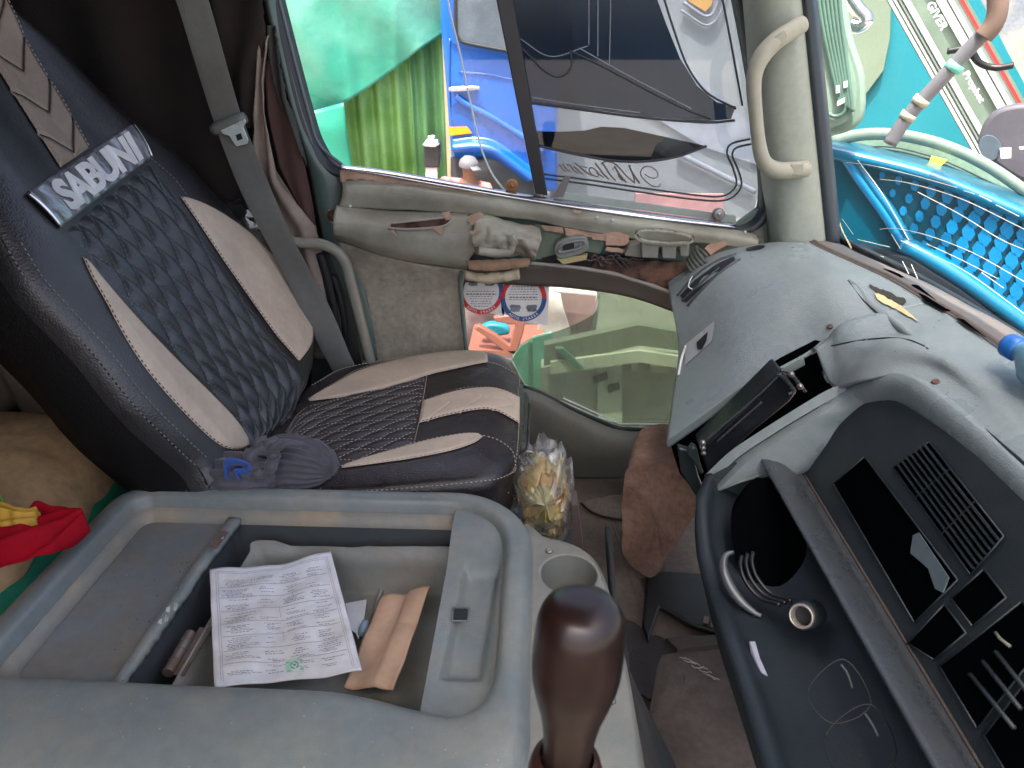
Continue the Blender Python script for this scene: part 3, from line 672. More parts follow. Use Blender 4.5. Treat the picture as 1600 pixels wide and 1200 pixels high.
bm = bmesh.new(); c_ = pZ(568, 983, Z1 + .014); lathe(bm, c_, (.1, .9, .3), [(-.014, 0), (-.013, .006), (0, .008), (.013, .006), (.014, 0)], 16); tag(fin('lighter', bm, mat('pale_blue_plastic', (.3, .42, .55), .2, coat=.5), None), 'pale blue plastic lighter beside the brown envelope', 'lighter')
# ================================================================== PASSENGER DOOR
door = thing('passenger_door', 'battered olive passenger door with torn trim, a split window and a low peep window', 'door', (-.1, 1.75, FZ))
DY = 1.72
# steel skin round the two openings, built as strips
def band(name, A, B, m, n=40, nu=6, par=door, mods=(), bulge=0, dirn=V((0, -1, 0)), smooth=True, cub=True, label=None):
    a = (cat if cub else lin)(A, n); b = (cat if cub else lin)(B, n)
    rows = [[a[i].lerp(b[i], j / (nu - 1)) + dirn * bulge * math.sin(math.pi * j / (nu - 1)) for j in range(nu)] for i in range(n)]
    bm = bmesh.new(); grid(bm, rows); return fin(name, bm, m, par, mods=list(mods), smooth=smooth, label=label)
# window opening outline (inner edge of the rubber)
WIN = [(425, -90), (446, 0), (470, 95), (490, 170), (507, 222), (535, 256), (600, 268), (700, 285), (850, 312), (1000, 334), (1110, 348), (1152, 349), (1176, 334), (1184, 300), (1178, 220), (1166, 130), (1142, 0), (1122, -90)]
WOUT = [(385, -90), (412, 0), (436, 95), (456, 175), (474, 232), (512, 272), (598, 284), (700, 301), (850, 328), (1000, 350), (1110, 364), (1165, 366), (1198, 345), (1206, 300), (1200, 220), (1190, 130), (1168, 0), (1148, -90)]
band('window_rubber', yp(WIN, 1.715), yp(WOUT, 1.69), mat('blue_grey_rubber', (.028, .036, .042), .35), 140, 6, bulge=.014, mods=[SOL(.012, 1)])
bm = bmesh.new(); tube(bm, cat(yp([(x - 9, y + 3) if x < 520 else (x, y + 2) for x, y in WIN[:6]], 1.70), 60), .004, 8); tube(bm, cat(yp([(x - 19, y + 4) for x, y in WIN[:5]], 1.692), 60), .003, 8)
fin('weatherstrip', bm, mat('grey_weatherstrip', (.12, .15, .17), .4), door)
band('sill_trim', yp([(534, 258), (600, 266), (700, 283), (850, 309), (1000, 331), (1150, 350)], 1.69), yp([(530, 264), (600, 275), (700, 293), (850, 318), (1000, 340), (1148, 356)], 1.675), CHROME, 60, 4, bulge=.003, mods=[SOL(.004)])
bm = bmesh.new(); prism(bm, yp([(490, 385), (560, 392), (730, 424), (722, 470), (727, 550), (800, 566), (822, 606), (900, 640), (970, 670), (1100, 674), (1100, 940), (480, 940)], 1.745), V((0, .012, 0))); fin('outer_skin', bm, TEAL, door, smooth=False)
# green painted frame beside the post, with rust and a striker bolt
band('door_frame', yp([(395, -60), (425, 60), (455, 180), (480, 260), (494, 330), (510, 400), (545, 480), (560, 560)], 1.70), yp([(425, -60), (447, 60), (475, 180), (505, 245), (533, 275), (540, 330), (560, 400), (600, 560)], 1.70), TEAL, 60, 8, bulge=.018, mods=[SOL(.02, 1)])
bm = bmesh.new(); lathe(bm, pY(520, 337, 1.67), (0, -1, 0), [(0, 0), (0, .014), (.008, .012), (.012, .006), (.012, 0)], 18); fin('striker_bolt', bm, RUST, door)
bm = bmesh.new(); prism(bm, yp([(513, 328), (528, 328), (533, 345), (524, 352), (516, 347)], 1.672), V((0, .004, 0))); fin('rust_patch', bm, TANP, door, smooth=False)
# tan foam strip exposed under the sill
band('torn_foam_strip', jag(yp([(531, 262), (600, 274), (700, 292), (760, 300)], 1.685), .0005, 40, 1), jag(yp([(532, 284), (545, 281), (582, 280), (590, 287), (640, 290), (668, 297), (760, 306)], 1.68), .004, 40, 2), TANP, 60, 4, cub=False, mods=[SOL(.006)])
bm = bmesh.new(); prism(bm, yp([(1150, 352), (1196, 318), (1215, 200), (1240, 200), (1240, 420), (1100, 420)], 1.705), V((0, .02, 0))); fin('corner_plate', bm, TEAL, door, smooth=False)
# upper trim: lofted vinyl
rowsT = [
 (1.685, [(534, 283), (582, 282), (665, 290), (740, 301), (838, 318), (920, 330), (1000, 340), (1090, 352), (1180, 366)]),
 (1.660, [(536, 300), (590, 300), (668, 306), (745, 316), (838, 330), (925, 341), (1005, 352), (1090, 364), (1185, 376)]),
 (1.665, [(530, 322), (590, 326), (668, 330), (738, 334), (800, 340), (842, 346), (985, 372), (1080, 378), (1180, 386)])]
bm = bmesh.new(); pts = surf([yp(c, y) for y, c in rowsT], 70, 16)
for r in pts:
    for p in r: p += nv(p, 12) * .004
grid(bm, pts); fin('upper_trim', bm, OLIVE, door, mods=[SOL(.006)])
rowsL = [
 (1.665, [(526, 322), (590, 328), (650, 331), (700, 333), (738, 335)]),
 (1.640, [(522, 338), (590, 343), (650, 345), (700, 346), (734, 346)]),
 (1.615, [(521, 352), (590, 358), (650, 366), (700, 372), (738, 374)]),
 (1.625, [(522, 364), (588, 380), (650, 395), (700, 405), (736, 408)]),
 (1.665, [(523, 371), (590, 394), (652, 409), (700, 415), (730, 418)])]
bm = bmesh.new(); pts = surf([yp(c, y) for y, c in rowsL], 60, 24)
rnd = random.Random(4)
for r in pts:
    r[-1] += V((rnd.uniform(-.012, .010), rnd.uniform(-.006, .006), 0)); r[-2] += V((rnd.uniform(-.003, .003), 0, 0))
    for p in r: p += nv(p, 10, 2) * .003
grid(bm, pts); arm = fin('armrest', bm, OLIVE, door, mods=[SOL(.006)])
# slot torn through the armrest, with a metal strip behind
bm = bmesh.new(); q = cat(yp([(610, 352), (622, 347), (660, 346), (697, 342), (703, 347), (690, 354), (650, 357), (618, 358)], 1.612), 50, True); prism(bm, q, V((0, .006, 0))); fin('torn_slot', bm, RUST, arm, smooth=False)
bm = bmesh.new(); tube(bm, cat(yp([(606, 356), (640, 358), (690, 354), (706, 345)], 1.606), 20), .0028, 8); tube(bm, cat(yp([(612, 349), (650, 345), (694, 340)], 1.608), 20), .0022, 8); fin('slot_edge', bm, mat('pale_torn_edge', (.42, .38, .33), .7), arm)
bm = bmesh.new()
for k, pl_ in enumerate(([(690, 333), (702, 331), (705, 343), (697, 344), (694, 338)], [(735, 336), (750, 332), (756, 336), (738, 352), (730, 345)], [(676, 357), (692, 355), (692, 368), (685, 364)], [(614, 359), (620, 369), (608, 361)], [(735, 362), (748, 360), (752, 364), (738, 371)])):
    prism(bm, yp(pl_, 1.60 - .001 * k), V((0, .003, 0)))
fin('torn_flap', bm, TANP, arm, smooth=False)
# crumpled pull cup
rowsC = [
 (1.665, [(742, 338), (762, 336), (790, 345), (830, 352), (843, 356)]),
 (1.620, [(742, 352), (760, 345), (788, 355), (815, 366), (846, 372)]),
 (1.60, [(738, 372), (765, 366), (785, 372), (812, 372), (842, 384)]),
 (1.605, [(741, 384), (770, 386), (788, 388), (810, 384), (838, 396)]),
 (1.66, [(743, 397), (770, 400), (790, 400), (812, 398), (836, 404)])]
bm = bmesh.new(); pts = surf([yp(c, y) for y, c in rowsC], 40, 30)
for r in pts:
    for p in r: p += V((0, -abs(n1(p, 28, 5)) * .03, n1(p, 22, 6) * .006))
grid(bm, pts); fin('crumpled_pull_cup', bm, mat('crumpled_olive_vinyl', (.36, .365, .28), .38, bump=.3, bs=260, dirt=(.3, .22, .16), damt=.5, ds=16), door, mods=[SOL(.004)])
bm = bmesh.new(); tube(bm, cat(yp([(748, 392), (775, 395), (795, 394), (800, 385), (802, 375), (806, 371)], 1.588), 30), [.010] * 20 + [.009] * 5 + [.012] * 5, 10); fin('pull_handle', bm, OLIVE, door)
# exposed inner skin, rusty slots, wiring, switch, vent
bm = bmesh.new(); prism(bm, yp([(524, 272), (600, 276), (700, 293), (850, 320), (1000, 342), (1150, 360), (1190, 372), (1120, 480), (1040, 470), (900, 430), (820, 425), (730, 425), (522, 380)], 1.70), V((0, .01, 0)))
fin('inner_skin', bm, TEAL, door, smooth=False)
bm = bmesh.new(); prism(bm, yp([(836, 350), (930, 362), (945, 380), (935, 402), (880, 412), (836, 404)], 1.69), V((0, .006, 0))); fin('exposed_green_panel', bm, mat('sage_green_paint', (.22, .31, .22), .4, dirt=(.3, .24, .16), damt=.4, ds=16), door, smooth=False)
bm = bmesh.new()
for k, pl_ in enumerate(([(846, 352), (880, 355), (882, 365), (850, 360)], [(882, 355), (950, 363), (955, 372), (884, 367)], [(922, 364), (948, 356), (985, 366), (980, 378), (925, 374)], [(946, 368), (984, 376), (980, 384), (946, 384)], [(948, 386), (978, 390), (976, 396), (944, 392)], [(1092, 400), (1105, 384), (1128, 376), (1140, 382), (1118, 392), (1096, 408)], [(896, 328), (910, 330), (908, 334), (896, 332)])):
    prism(bm, jag(yp(pl_ + [pl_[0]], 1.665 - .002 * k), .0015, 14, k)[:-1], V((0, .004, 0)))
fin('torn_hardboard', bm, TANP, door, smooth=False)
bm = bmesh.new(); prism(bm, jag(yp([(950, 402), (1010, 408), (1070, 410), (1090, 420), (1066, 450), (1040, 458), (1000, 436), (920, 424), (930, 408)] , 1.672), .003, 40, 9), V((0, .006, 0)))
fin('rusty_window_rail', bm, RUST, door, smooth=False)
bm = bmesh.new(); prism(bm, jag(yp([(900, 392), (940, 398), (1000, 400), (1060, 412), (1080, 430), (1060, 462), (1020, 446), (960, 430), (860, 414), (845, 404)], 1.682), .002, 40, 10), V((0, .005, 0))); fin('dark_cavity', bm, BLACK, door, smooth=False)
bm = bmesh.new(); rnd = random.Random(8)
for k in range(9):
    x = 915 + k * 8; tube(bm, cat(yp([(x, 408 + rnd.uniform(-5, 5)), (x + 8, 402 + rnd.uniform(-6, 6)), (x + 16, 410 + rnd.uniform(-6, 6)), (x + 26, 412 + rnd.uniform(-8, 8))], 1.655 - k * .001), 16), .003, 6)
fin('wiring', bm, mat('greasy_wires', (.06, .045, .04), .5, var=.6, vs=40), door)
sw = yp([(868, 398), (866, 388), (872, 378), (890, 371), (908, 369), (917, 372), (920, 384), (918, 392), (900, 400), (876, 405)], 1.645)
bm = bmesh.new(); prism(bm, cat(sw, 40, True), V((0, .035, .0))); s_ = fin('window_switch_bezel', bm, mat('grey_bezel', (.24, .255, .225), .4), door, mods=[BEV(.004, 3, 50)], smooth=40)
bm = bmesh.new(); tube(bm, cat(yp([(873, 388), (880, 381), (900, 377), (912, 376), (914, 382), (905, 388), (885, 393), (874, 394)], 1.643), 40, True) , .0035, 8); fin('bezel_rim', bm, mat('grey_bezel', (.24, .255, .225), .4), s_)
bm = bmesh.new(); prism(bm, cat(yp([(879, 389), (882, 383), (900, 379), (905, 381), (903, 386), (884, 391)], 1.642), 24, True), V((0, .002, 0))); fin('switch_opening', bm, BLACK, s_, smooth=False)
bm = bmesh.new(); prism(bm, yp([(897, 380), (904, 379), (904, 385), (897, 387)], 1.640), V((0, .004, 0))); fin('rocker', bm, GREY, s_, smooth=False)
bm = bmesh.new(); prism(bm, yp([(870, 404), (918, 398), (916, 406), (880, 413)], 1.65), V((0, .02, 0))); fin('yellow_block', bm, mat('yellowed_block', (.5, .42, .2), .6), s_, smooth=False)
vc = cat(yp([(992, 364), (1000, 358), (1030, 358), (1070, 364), (1084, 370), (1080, 378), (1050, 380), (1010, 377), (996, 372)], 1.60), 48, True)
bm = bmesh.new(); grid(bm, [[p + V((0, .0, -.004)) for p in vc], vc, [p + (sum(vc, V()) / 48 - p) * .09 + V((0, 0, .003)) for p in vc], [p + (sum(vc, V()) / 48 - p) * .12 + V((0, .0, -.006)) for p in vc], [p + (sum(vc, V()) / 48 - p) * .3 + V((0, .03, -.03)) for p in vc]], cu=True)
bm.faces.new(bm.verts[-48:]) if hasattr(bm.verts, '__getitem__') and not bm.verts.ensure_lookup_table() else None
vt = fin('demister_duct', bm, mat('olive_duct', (.38, .37, .29), .5, dirt=(.27, .24, .15), damt=.5, ds=14), door)
bm = bmesh.new(); 
for a, b in (((1002, 380), (1030, 404)), ((1034, 382), (1058, 405)), ((1062, 382), (1078, 402))): prism(bm, yp([a, (b[0] - 0, a[1]), (b[0] - 2, b[1]), (a[0] + 1, b[1] - 1)], 1.61), V((0, .05, 0)))
prism(bm, yp([(985, 382), (1003, 378), (1003, 403), (975, 400)], 1.63), V((0, .04, 0)))
fin('duct_body', bm, mat('olive_duct_d', (.23, .225, .18), .6), vt, smooth=False, mods=[BEV(.003)])
for (px, py) in ((933, 340), (957, 344), (547, 322), (547, 341), (1164, 363)): bm = bmesh.new(); lathe(bm, pY(px, py, 1.652), (0, -1, 0), [(0, 0), (0, .004), (.003, .003), (.003, 0)], 12); fin('trim_screw', bm, WHITE, door)
# rusty brown pillar base cover and crumpled duct hose near the dash
bm = bmesh.new(); 
for k in range(5): lathe(bm, pY(1085 + k * 4, 420 - k * 5, 1.62), (.5, -.2, .6), [(-.004, .028), (0, .032), (.004, .028)], 24)
fin('duct_hose', bm, mat('grey_duct_hose', (.11, .12, .10), .6), door)
# torn cardboard flap and tan roll hanging over the peep window
bm = bmesh.new(); rows = [cat(yp([(728, 407), (760, 406), (800, 404), (829, 404)], 1.62), 30), cat(yp([(733, 421), (770, 423), (800, 420), (826, 416)], 1.615), 30)]
rows = [jag(r, .0012, 30, i) for i, r in enumerate(rows)]; grid(bm, rows); fin('cardboard_flap', bm, CARD, door, mods=[SOL(.004)])
bm = bmesh.new(); q = cat(yp([(728, 430), (750, 434), (780, 433), (812, 428)], 1.64), 40)
tube(bm, [p + nv(p, 40) * .002 for p in q], [.013 + .003 * n1(p, 60) for p in q], 12); fin('rolled_lining', bm, mat('yellowed_lining', (.62, .53, .36), .7, dirt=(.3, .22, .13), damt=.5, ds=25, b2=.4, b2s=40), door)
# lower door card with pocket
PK = yp([(523, 371), (590, 394), (652, 409), (728, 420), (724, 470), (726, 548), (700, 556), (560, 562), (548, 480)], 1.695)
bm = bmesh.new(); rows = surf([yp([(528, 376), (600, 398), (660, 412), (730, 421)], 1.68), yp([(540, 440), (600, 445), (660, 450), (722, 455)], 1.70), yp([(556, 500), (600, 505), (660, 510), (724, 515)], 1.70), yp([(570, 600), (620, 600), (680, 600), (728, 600)], 1.69)], 40, 40)
grid(bm, rows); fin('pocket_panel', bm, POCKET, door, mods=[SOL(.01)])
bm = bmesh.new(); q = cat(yp([(722, 424), (719, 440), (723, 490), (730, 560)], 1.675), 30); tube(bm, q, [.006 + .002 * n1(p, 50) for p in q], 8); fin('pocket_edge', bm, TEAL, door)
bm = bmesh.new(); q = cat(yp([(500, 395), (512, 440), (522, 490), (530, 545), (536, 590)], 1.66), 40); tube(bm, [p + V((0, .0, 0)) for p in q], .012, 8); tube(bm, cat(yp([(520, 430), (534, 480), (540, 530), (548, 590)], 1.67), 40), .008, 8); fin('door_seal', bm, BLACK, door)
band('seal_channel', yp([(488, 385), (505, 440), (515, 500), (522, 600)], 1.69), yp([(560, 400), (556, 450), (566, 510), (580, 600)], 1.70), mat('dark_channel', (.035, .035, .03), .6), 30, 4, mods=[SOL(.006)])
# bent grab tube
bm = bmesh.new(); q = cat(yp([(440, 372), (466, 379), (500, 381), (527, 393), (541, 413), (548, 440), (562, 495), (578, 560), (590, 610)], 1.62), 70)
tube(bm, q, .0130, 16); fin('grab_tube', bm, mat('olive_tube', (.30, .295, .235), .35, coat=.15, dirt=(.14, .11, .08), damt=.3), door)
# glazing: window divider, sliding pane edges, panes
bm = bmesh.new(); prism(bm, yp([(757, -90), (786, -90), (856, 306), (836, 303)], 1.70), V((0, .02, 0))); fin('window_divider', bm, mat('black_painted_bar', (.014, .016, .022), .35), door, smooth=False, mods=[BEV(.003)])
GL = glass('slider_glass', (.90, .94, .97), .04, .02, (.55, .62, .7))
GQ = glass('quarter_glass', (.74, .79, .84), .05, .2, (.42, .46, .52))
bm = bmesh.new(); prism(bm, cat(yp([(692, -90), (700, 0), (718, 80), (735, 160), (750, 225), (768, 270), (792, 302)], 1.725), 40) + yp([(846, 308), (772, -90)], 1.725), V((0, .003, 0))); pane = fin('sliding_pane', bm, GL, door, smooth=False)
bm = bmesh.new(); tube(bm, cat(yp([(692, -90), (700, 0), (718, 80), (735, 160), (750, 225), (768, 270), (792, 302)], 1.722), 60), .0022, 6); fin('pane_edge', bm, mat('pane_edge_white', (.8, .85, .85), .3), pane)
bm = bmesh.new(); prism(bm, yp([(775, -90), (1130, -90), (1150, 0), (1172, 130), (1186, 300), (1176, 338), (1150, 350), (1000, 334), (850, 312)], 1.728), V((0, .003, 0))); quart = fin('quarter_pane', bm, GQ, door, smooth=False)
# tinted film with pinstripes on the quarter glass
FILM = glass('dark_film', (.17, .22, .28), .04, .16, (.08, .13, .20)); FILM2 = glass('darker_film', (.06, .07, .09), .05, .03, (.3, .34, .4))
WY = 1.722
bm = bmesh.new(); prism(bm, yp([(786, 0), (778, -90), (985, -90), (1020, -20), (1042, 40), (1062, 90), (1090, 135), (1120, 160), (1150, 166), (1142, 186), (1100, 190), (1000, 181), (900, 168), (824, 158)], WY), V((0, .001, 0))); fin('tint_film', bm, FILM, quart, smooth=False)
bm = bmesh.new(); prism(bm, yp([(838, 205), (880, 206), (915, 204), (940, 198), (975, 200), (1040, 214), (1102, 228), (1080, 238), (1040, 248), (1000, 252), (960, 250), (900, 240), (842, 228)], WY), V((0, .001, 0))); fin('tint_film', bm, FILM2, quart, smooth=False)
PIN = mat('dark_pinstripe', (.05, .055, .065), .6); PINL = mat('pale_pinstripe', (.35, .38, .42), .5)
def stripes(name, sets, m, r, par, y, n=60):
    bm = bmesh.new()
    for s in sets:
        q = cat(yp(s, y), n); tube(bm, q, r * .7, 5)
    return fin(name, bm, m, par)
stripes('decal_lines', [[(824, 160), (900, 170), (1000, 183), (1100, 191), (1148, 188)], [(842, 228), (900, 241), (960, 251), (1010, 252), (1060, 244), (1104, 228)]], PIN, .0045, quart, 1.72)
stripes('decal_lines', [[(812, 72), (830, 90), (850, 110), (870, 120), (885, 115), (893, 100), (891, 80), (892, 78)], [(892, 80), (950, 108), (1010, 140), (1070, 170), (1110, 186)], [(1032, -20), (1054, 50), (1075, 105), (1105, 145), (1150, 170)], [(1110, -90), (1135, 30), (1150, 110), (1160, 165)],
        [(850, 272), (920, 281), (1000, 293), (1090, 305), (1130, 306), (1150, 290), (1146, 265), (1136, 240), (1142, 225), (1172, 217)], [(852, 279), (920, 288), (1000, 300), (1090, 312), (1136, 312), (1158, 292), (1153, 265), (1144, 243), (1150, 231), (1174, 225)]], PIN, .0035, quart, 1.72)
stripes('decal_lines', [[(812, 60), (860, 88), (918, 72)], [(920, 70), (920, 0), (918, -60)], [(934, 88), (934, 0), (932, -60)], [(952, 100), (954, 0), (952, -60)], [(830, 152), (900, 163), (1000, 176)], [(905, 75), (960, 106), (1000, 128), (1080, 170)]], PINL, .0016, quart, 1.7195)
# mirrored script word on the glass
o_ = pY(985, 292, 1.7195); ex = (pY(875, 268, 1.7195) - o_).normalized(); ez = (pY(962, 252, 1.7195) - pY(975, 287, 1.7195)).normalized()
W_ = (pY(875, 268, 1.7195) - o_).length
SCR = mat('bronze_script', (.16, .12, .10), .5)
bm = bmesh.new()
for st, rad in (([(1275, 648), (1286, 664), (1250, 680), (1190, 668), (1130, 622), (1082, 570), (1072, 520), (1100, 480), (1150, 465), (1210, 488), (1255, 540), (1245, 580), (1200, 590), (1150, 572), (1118, 545)], .0020),
    ([(1062, 640), (1010, 570), (965, 490), (955, 452)], .0034), ([(955, 452), (985, 530), (1005, 600), (1012, 640)], .0022), ([(1012, 640), (930, 570), (850, 480), (790, 432), (740, 418), (690, 420), (662, 445)], .0026), ([(925, 632), (880, 585), (840, 530), (800, 465)], .0034),
    ([(892, 615), (862, 590), (835, 545)], .0030), ([(790, 495), (784, 490)], .0034), ([(812, 612), (760, 560), (715, 490), (672, 428)], .0030), ([(742, 600), (690, 550), (640, 485), (598, 430)], .0030),
    ([(690, 582), (640, 545), (600, 500), (560, 478), (536, 500), (560, 545), (610, 572), (640, 560), (612, 520)], .0024), ([(575, 560), (520, 535), (450, 480), (388, 432)], .0030), ([(520, 480), (470, 468), (420, 462)], .0018),
    ([(470, 548), (430, 520), (390, 475), (370, 478)], .0026), ([(420, 540), (370, 500), (340, 455), (305, 450)], .0026), ([(350, 525), (300, 490), (262, 440)], .0026), ([(300, 518), (265, 500), (232, 450), (222, 462)], .0022)):
    tube(bm, cat(yp([(840 + x / 6.667, 190 + y / 6.667) for x, y in st], 1.7195), 24), rad * .72, 6)
fin('script_lettering', bm, SCR, quart)
# lock wheels and lower slider rail
for (px, py, m_) in ((800, 290, 'orange'), (1123, 335, 'steel')):
    bm = bmesh.new(); lathe(bm, pY(px, py, 1.70), (0, -1, 0), [(-.01, 0), (-.01, .014), (.004, .014), (.008, .011), (.004, .006), (.007, .004), (.008, 0)], 24); fin('pane_latch_knob', bm, mat('aged_bronze_knob', (.35, .17, .06), .45, metal=.5) if m_ == 'orange' else STEEL, door)
bm = bmesh.new(); prism(bm, yp([(874, 300), (1150, 338), (1150, 349), (872, 310)], 1.712), V((0, .008, 0))); fin('slider_channel', bm, mat('pale_green_channel', (.42, .5, .44), .5, dirt=(.3, .3, .3)), door, smooth=False)
bm = bmesh.new(); prism(bm, yp([(868, 300), (884, 274), (892, 276), (880, 308), (862, 308)], 1.708), V((0, .006, 0))); fin('latch_tab', bm, mat('grey_tab', (.2, .18, .17), .6), door, smooth=False)
# peep window: frame edge, lowered green glass, clear glass, stickers
bm = bmesh.new(); q = cat(yp([(826, 411), (860, 414), (900, 418), (960, 428), (985, 436), (1000, 440), (1030, 450), (1062, 462)], 1.66), 50); tube(bm, q, [.005 + .0015 * n1(p, 30) for p in q], 8); fin('peep_frame_edge', bm, mat('pale_frame_edge', (.33, .3, .26), .6), door)
band('peep_top_band', yp([(726, 414), (830, 414), (900, 420), (985, 436), (1062, 462), (1110, 470)], 1.672), yp([(726, 440), (830, 446), (900, 450), (985, 464), (1062, 490), (1110, 505)], 1.70), mat('brown_grey_band', (.12, .105, .09), .5, dirt=(.13, .1, .08), damt=.5), 40, 6, mods=[SOL(.004)])
GG = glass('lowered_green_glass', (.60, .68, .62), .08, .16, (.40, .42, .37))
bm = bmesh.new(); prism(bm, cat(yp([(800, 562), (812, 542), (835, 526), (870, 518), (905, 504), (930, 488), (934, 465), (930, 452)], 1.735), 40) + yp([(1000, 462), (1075, 490), (1085, 672), (970, 668), (900, 636), (820, 600)], 1.735), V((0, .003, 0))); fin('lowered_glass', bm, GG, door, smooth=False)
bm = bmesh.new(); prism(bm, yp([(722, 430), (1080, 460), (1080, 670), (975, 666), (822, 604), (800, 560), (728, 548)], 1.722), V((0, .002, 0))); fin('peep_pane', bm, glass('peep_glass', (.9, .93, .9), .05, .05, (.6, .6, .55)), door, smooth=False)
stk = WHITE
def sticker(cx, cy, rx, outl_, half, seed):
    bm = bmesh.new(); prism(bm, yp(outl_, 1.7185), V((0, .001, 0))); s = fin('round_sticker', bm, mat('sticker_white', (.8, .78, .74), .5), door, smooth=False, label='white window sticker with a red and blue lettered ring')
    c = pY(cx, cy, 1.7175); u = (pY(cx + rx, cy, 1.7175) - c); v = (pY(cx, cy + rx, 1.7175) - c)
    # perspective keeps the ring round enough on the door plane
    RED = mat('sticker_red', (.62, .05, .05), .5); BLU = mat('sticker_blue', (.04, .10, .28), .5)
    for nm, m, a0, a1 in (('red_arc', RED, half[0], half[1]), ('blue_arc', BLU, half[1], half[0] + 360)):
        bm = bmesh.new(); ks = 40; rows = [[c + u * (k * math.cos(R(a0 + (a1 - a0) * i / ks))) + v * (k * math.sin(R(a0 + (a1 - a0) * i / ks))) for i in range(ks + 1)] for k in (.80, 1.0)]
        grid(bm, rows); fin(nm, bm, m, s, mods=[SOL(.0006)], smooth=False)
    bm = bmesh.new()
    def ringtxt(s_, a_mid, rad=.9, sz=.15, step=8.2):
        n = len(s_)
        for i, ch in enumerate(s_):
            if ch == ' ': continue
            a = R(a_mid + (i - (n - 1) / 2) * step * -1)
            def fn(x, y, z, a=a):      # lettering reads from outside, so it is mirrored in here
                rr_ = rad - y; tx = a + x / rad * 1.0
                return c + u * (rr_ * math.cos(tx)) + v * (rr_ * math.sin(tx)) + V((0, -.0008, 0))
            text_bm(bm, ch, fn, size=sz, offset=.004)
    ringtxt('AUTO SPARES', half[2]); ringtxt('0722 337 090', half[2] + 180)
    fin('ring_lettering', bm, mat('sticker_white', (.8, .78, .74), .5), s, smooth=False)
    bm = bmesh.new(); rnd = random.Random(seed)
    for k in range(7):
        y = (-.62 + k * .11) * half[3]; wd = math.sqrt(max(0, .62 - y * y)) * rnd.uniform(.6, .95); th = .055 if k == 5 else .028
        x = -wd
        while x < wd:
            l = rnd.uniform(.05, .13); x1 = min(wd, x + l)
            bm.faces.new([bm.verts.new(c + u * a + v * b + V((0, -.0008, 0))) for a, b in ((x, y), (x1, y), (x1, y + th), (x, y + th))]); x = x1 + .04
    fin('small_print', bm, mat('sticker_ink', (.15, .14, .15), .6), s, smooth=False)
    bm = bmesh.new()
    for sx in (-1, 1):
        q = [(-.20, -.13), (.20, -.15), (.24, -.05), (.2, .0), (.22, .12), (.1, .16), (-.18, .15), (-.2, .05), (-.25, 0)]
        prism(bm, [c + u * (sx * (.36 + a)) + v * (half[3] * (.42) + b) + V((0, -.0008, 0)) for a, b in q], V((0, .0003, 0)))
        box(bm, c + u * sx * .36 + v * (half[3] * .42 - .03) + V((0, -.0012, 0)), (.006, .0006, .003))
    fin('truck_picture', bm, mat('sticker_grey', (.2, .22, .24), .5, var=.5, vs=60), s, smooth=False)
sticker(752, 456, 35, [(716, 426), (722, 420), (786, 432), (788, 494), (730, 482)], (20, 200, 90, -1), 1)
sticker(818, 466, 36, [(780, 428), (858, 440), (856, 508), (836, 506), (784, 490)], (180, 360, 90, 1), 2)
# lower body of the door under the peep window
bm = bmesh.new(); rows = surf([yp([(700, 585), (822, 604), (900, 640), (970, 668), (1090, 672)], 1.70), yp([(700, 620), (822, 625), (900, 662), (970, 686), (1090, 690)], 1.665), yp([(700, 700), (830, 690), (900, 705), (980, 712), (1090, 714)], 1.66), yp([(700, 760), (830, 745), (900, 745), (980, 745), (1090, 745)], 1.70)], 40, 30)
grid(bm, rows); fin('lower_trim', bm, mat('grey_olive_lower_trim', (.12, .125, .105), .5, bump=.3, bs=300, dirt=(.14, .12, .09), damt=.4, ds=9), door, mods=[SOL(.01)])
bm = bmesh.new(); q = yp([(818, 604), (840, 612), (900, 642), (968, 670), (1060, 672)], 1.69); tube(bm, lin(q, 40), .0055, 6); fin('peep_seal', bm, BLACK, door)
bm = bmesh.new(); q = yp([(880, 622), (968, 662), (1046, 663)], 1.715); tube(bm, lin(q, 30), .0022, 6); fin('glass_bottom_edge', bm, mat('pane_edge_white', (.8, .85, .85), .3), door)
# torn cloth hanging on the door post, brown hardboard behind it
post = thing('door_post', 'door post lined with torn brown cloth hanging over a rust brown panel', 'door post', tuple(pY(480, 560, 1.68)))
def clothstrip(name, A, B, m, y, n=50, nu=14, fold=.012, seed=0, jg=0):
    a = lin(yp(A, y), n); b = lin(yp(B, y), n); rows = []; rnd = random.Random(seed)
    for i in range(n):
        r = []
        for j in range(nu):
            s = j / (nu - 1); p = a[i].lerp(b[i], s); p = p + V((0, -fold * math.sin(s * 7 + i * .11) - fold * .6 * n1(p, 14, seed), 0))
            r.append(p)
        r[-1] = r[-1] + V((rnd.uniform(-jg, jg), 0, 0)); r[0] = r[0] + V((rnd.uniform(-jg, jg), 0, 0)); rows.append(r)
    bm = bmesh.new(); grid(bm, rows); return fin(name, bm, m, post, mods=[SOL(.003)])
clothstrip('rust_brown_panel', [(412, 90), (420, 180), (436, 260), (470, 330), (488, 352)], [(436, 100), (452, 180), (476, 260), (488, 320), (493, 356)], mat('rust_brown_board', (.085, .04, .032), .75, bump=.4, bs=120, dirt=(.13, .08, .07), damt=.4, ds=9), 1.672, fold=.003)
clothstrip('torn_cloth', [(404, 60), (402, 130), (398, 220), (402, 300), (450, 370), (468, 430), (512, 545)], [(420, 55), (412, 130), (420, 200), (432, 280), (492, 354), (502, 400), (536, 550)], FABB, 1.655, fold=.012, seed=2, jg=.002)
clothstrip('torn_cloth', [(418, 40), (424, 100), (438, 170), (450, 190), (468, 230)], [(430, 40), (440, 110), (448, 160), (462, 190), (478, 260)], mat('dark_torn_cloth', (.05, .05, .045), .95, bump=.5, bs=220), 1.66, fold=.008, seed=5, jg=.003)
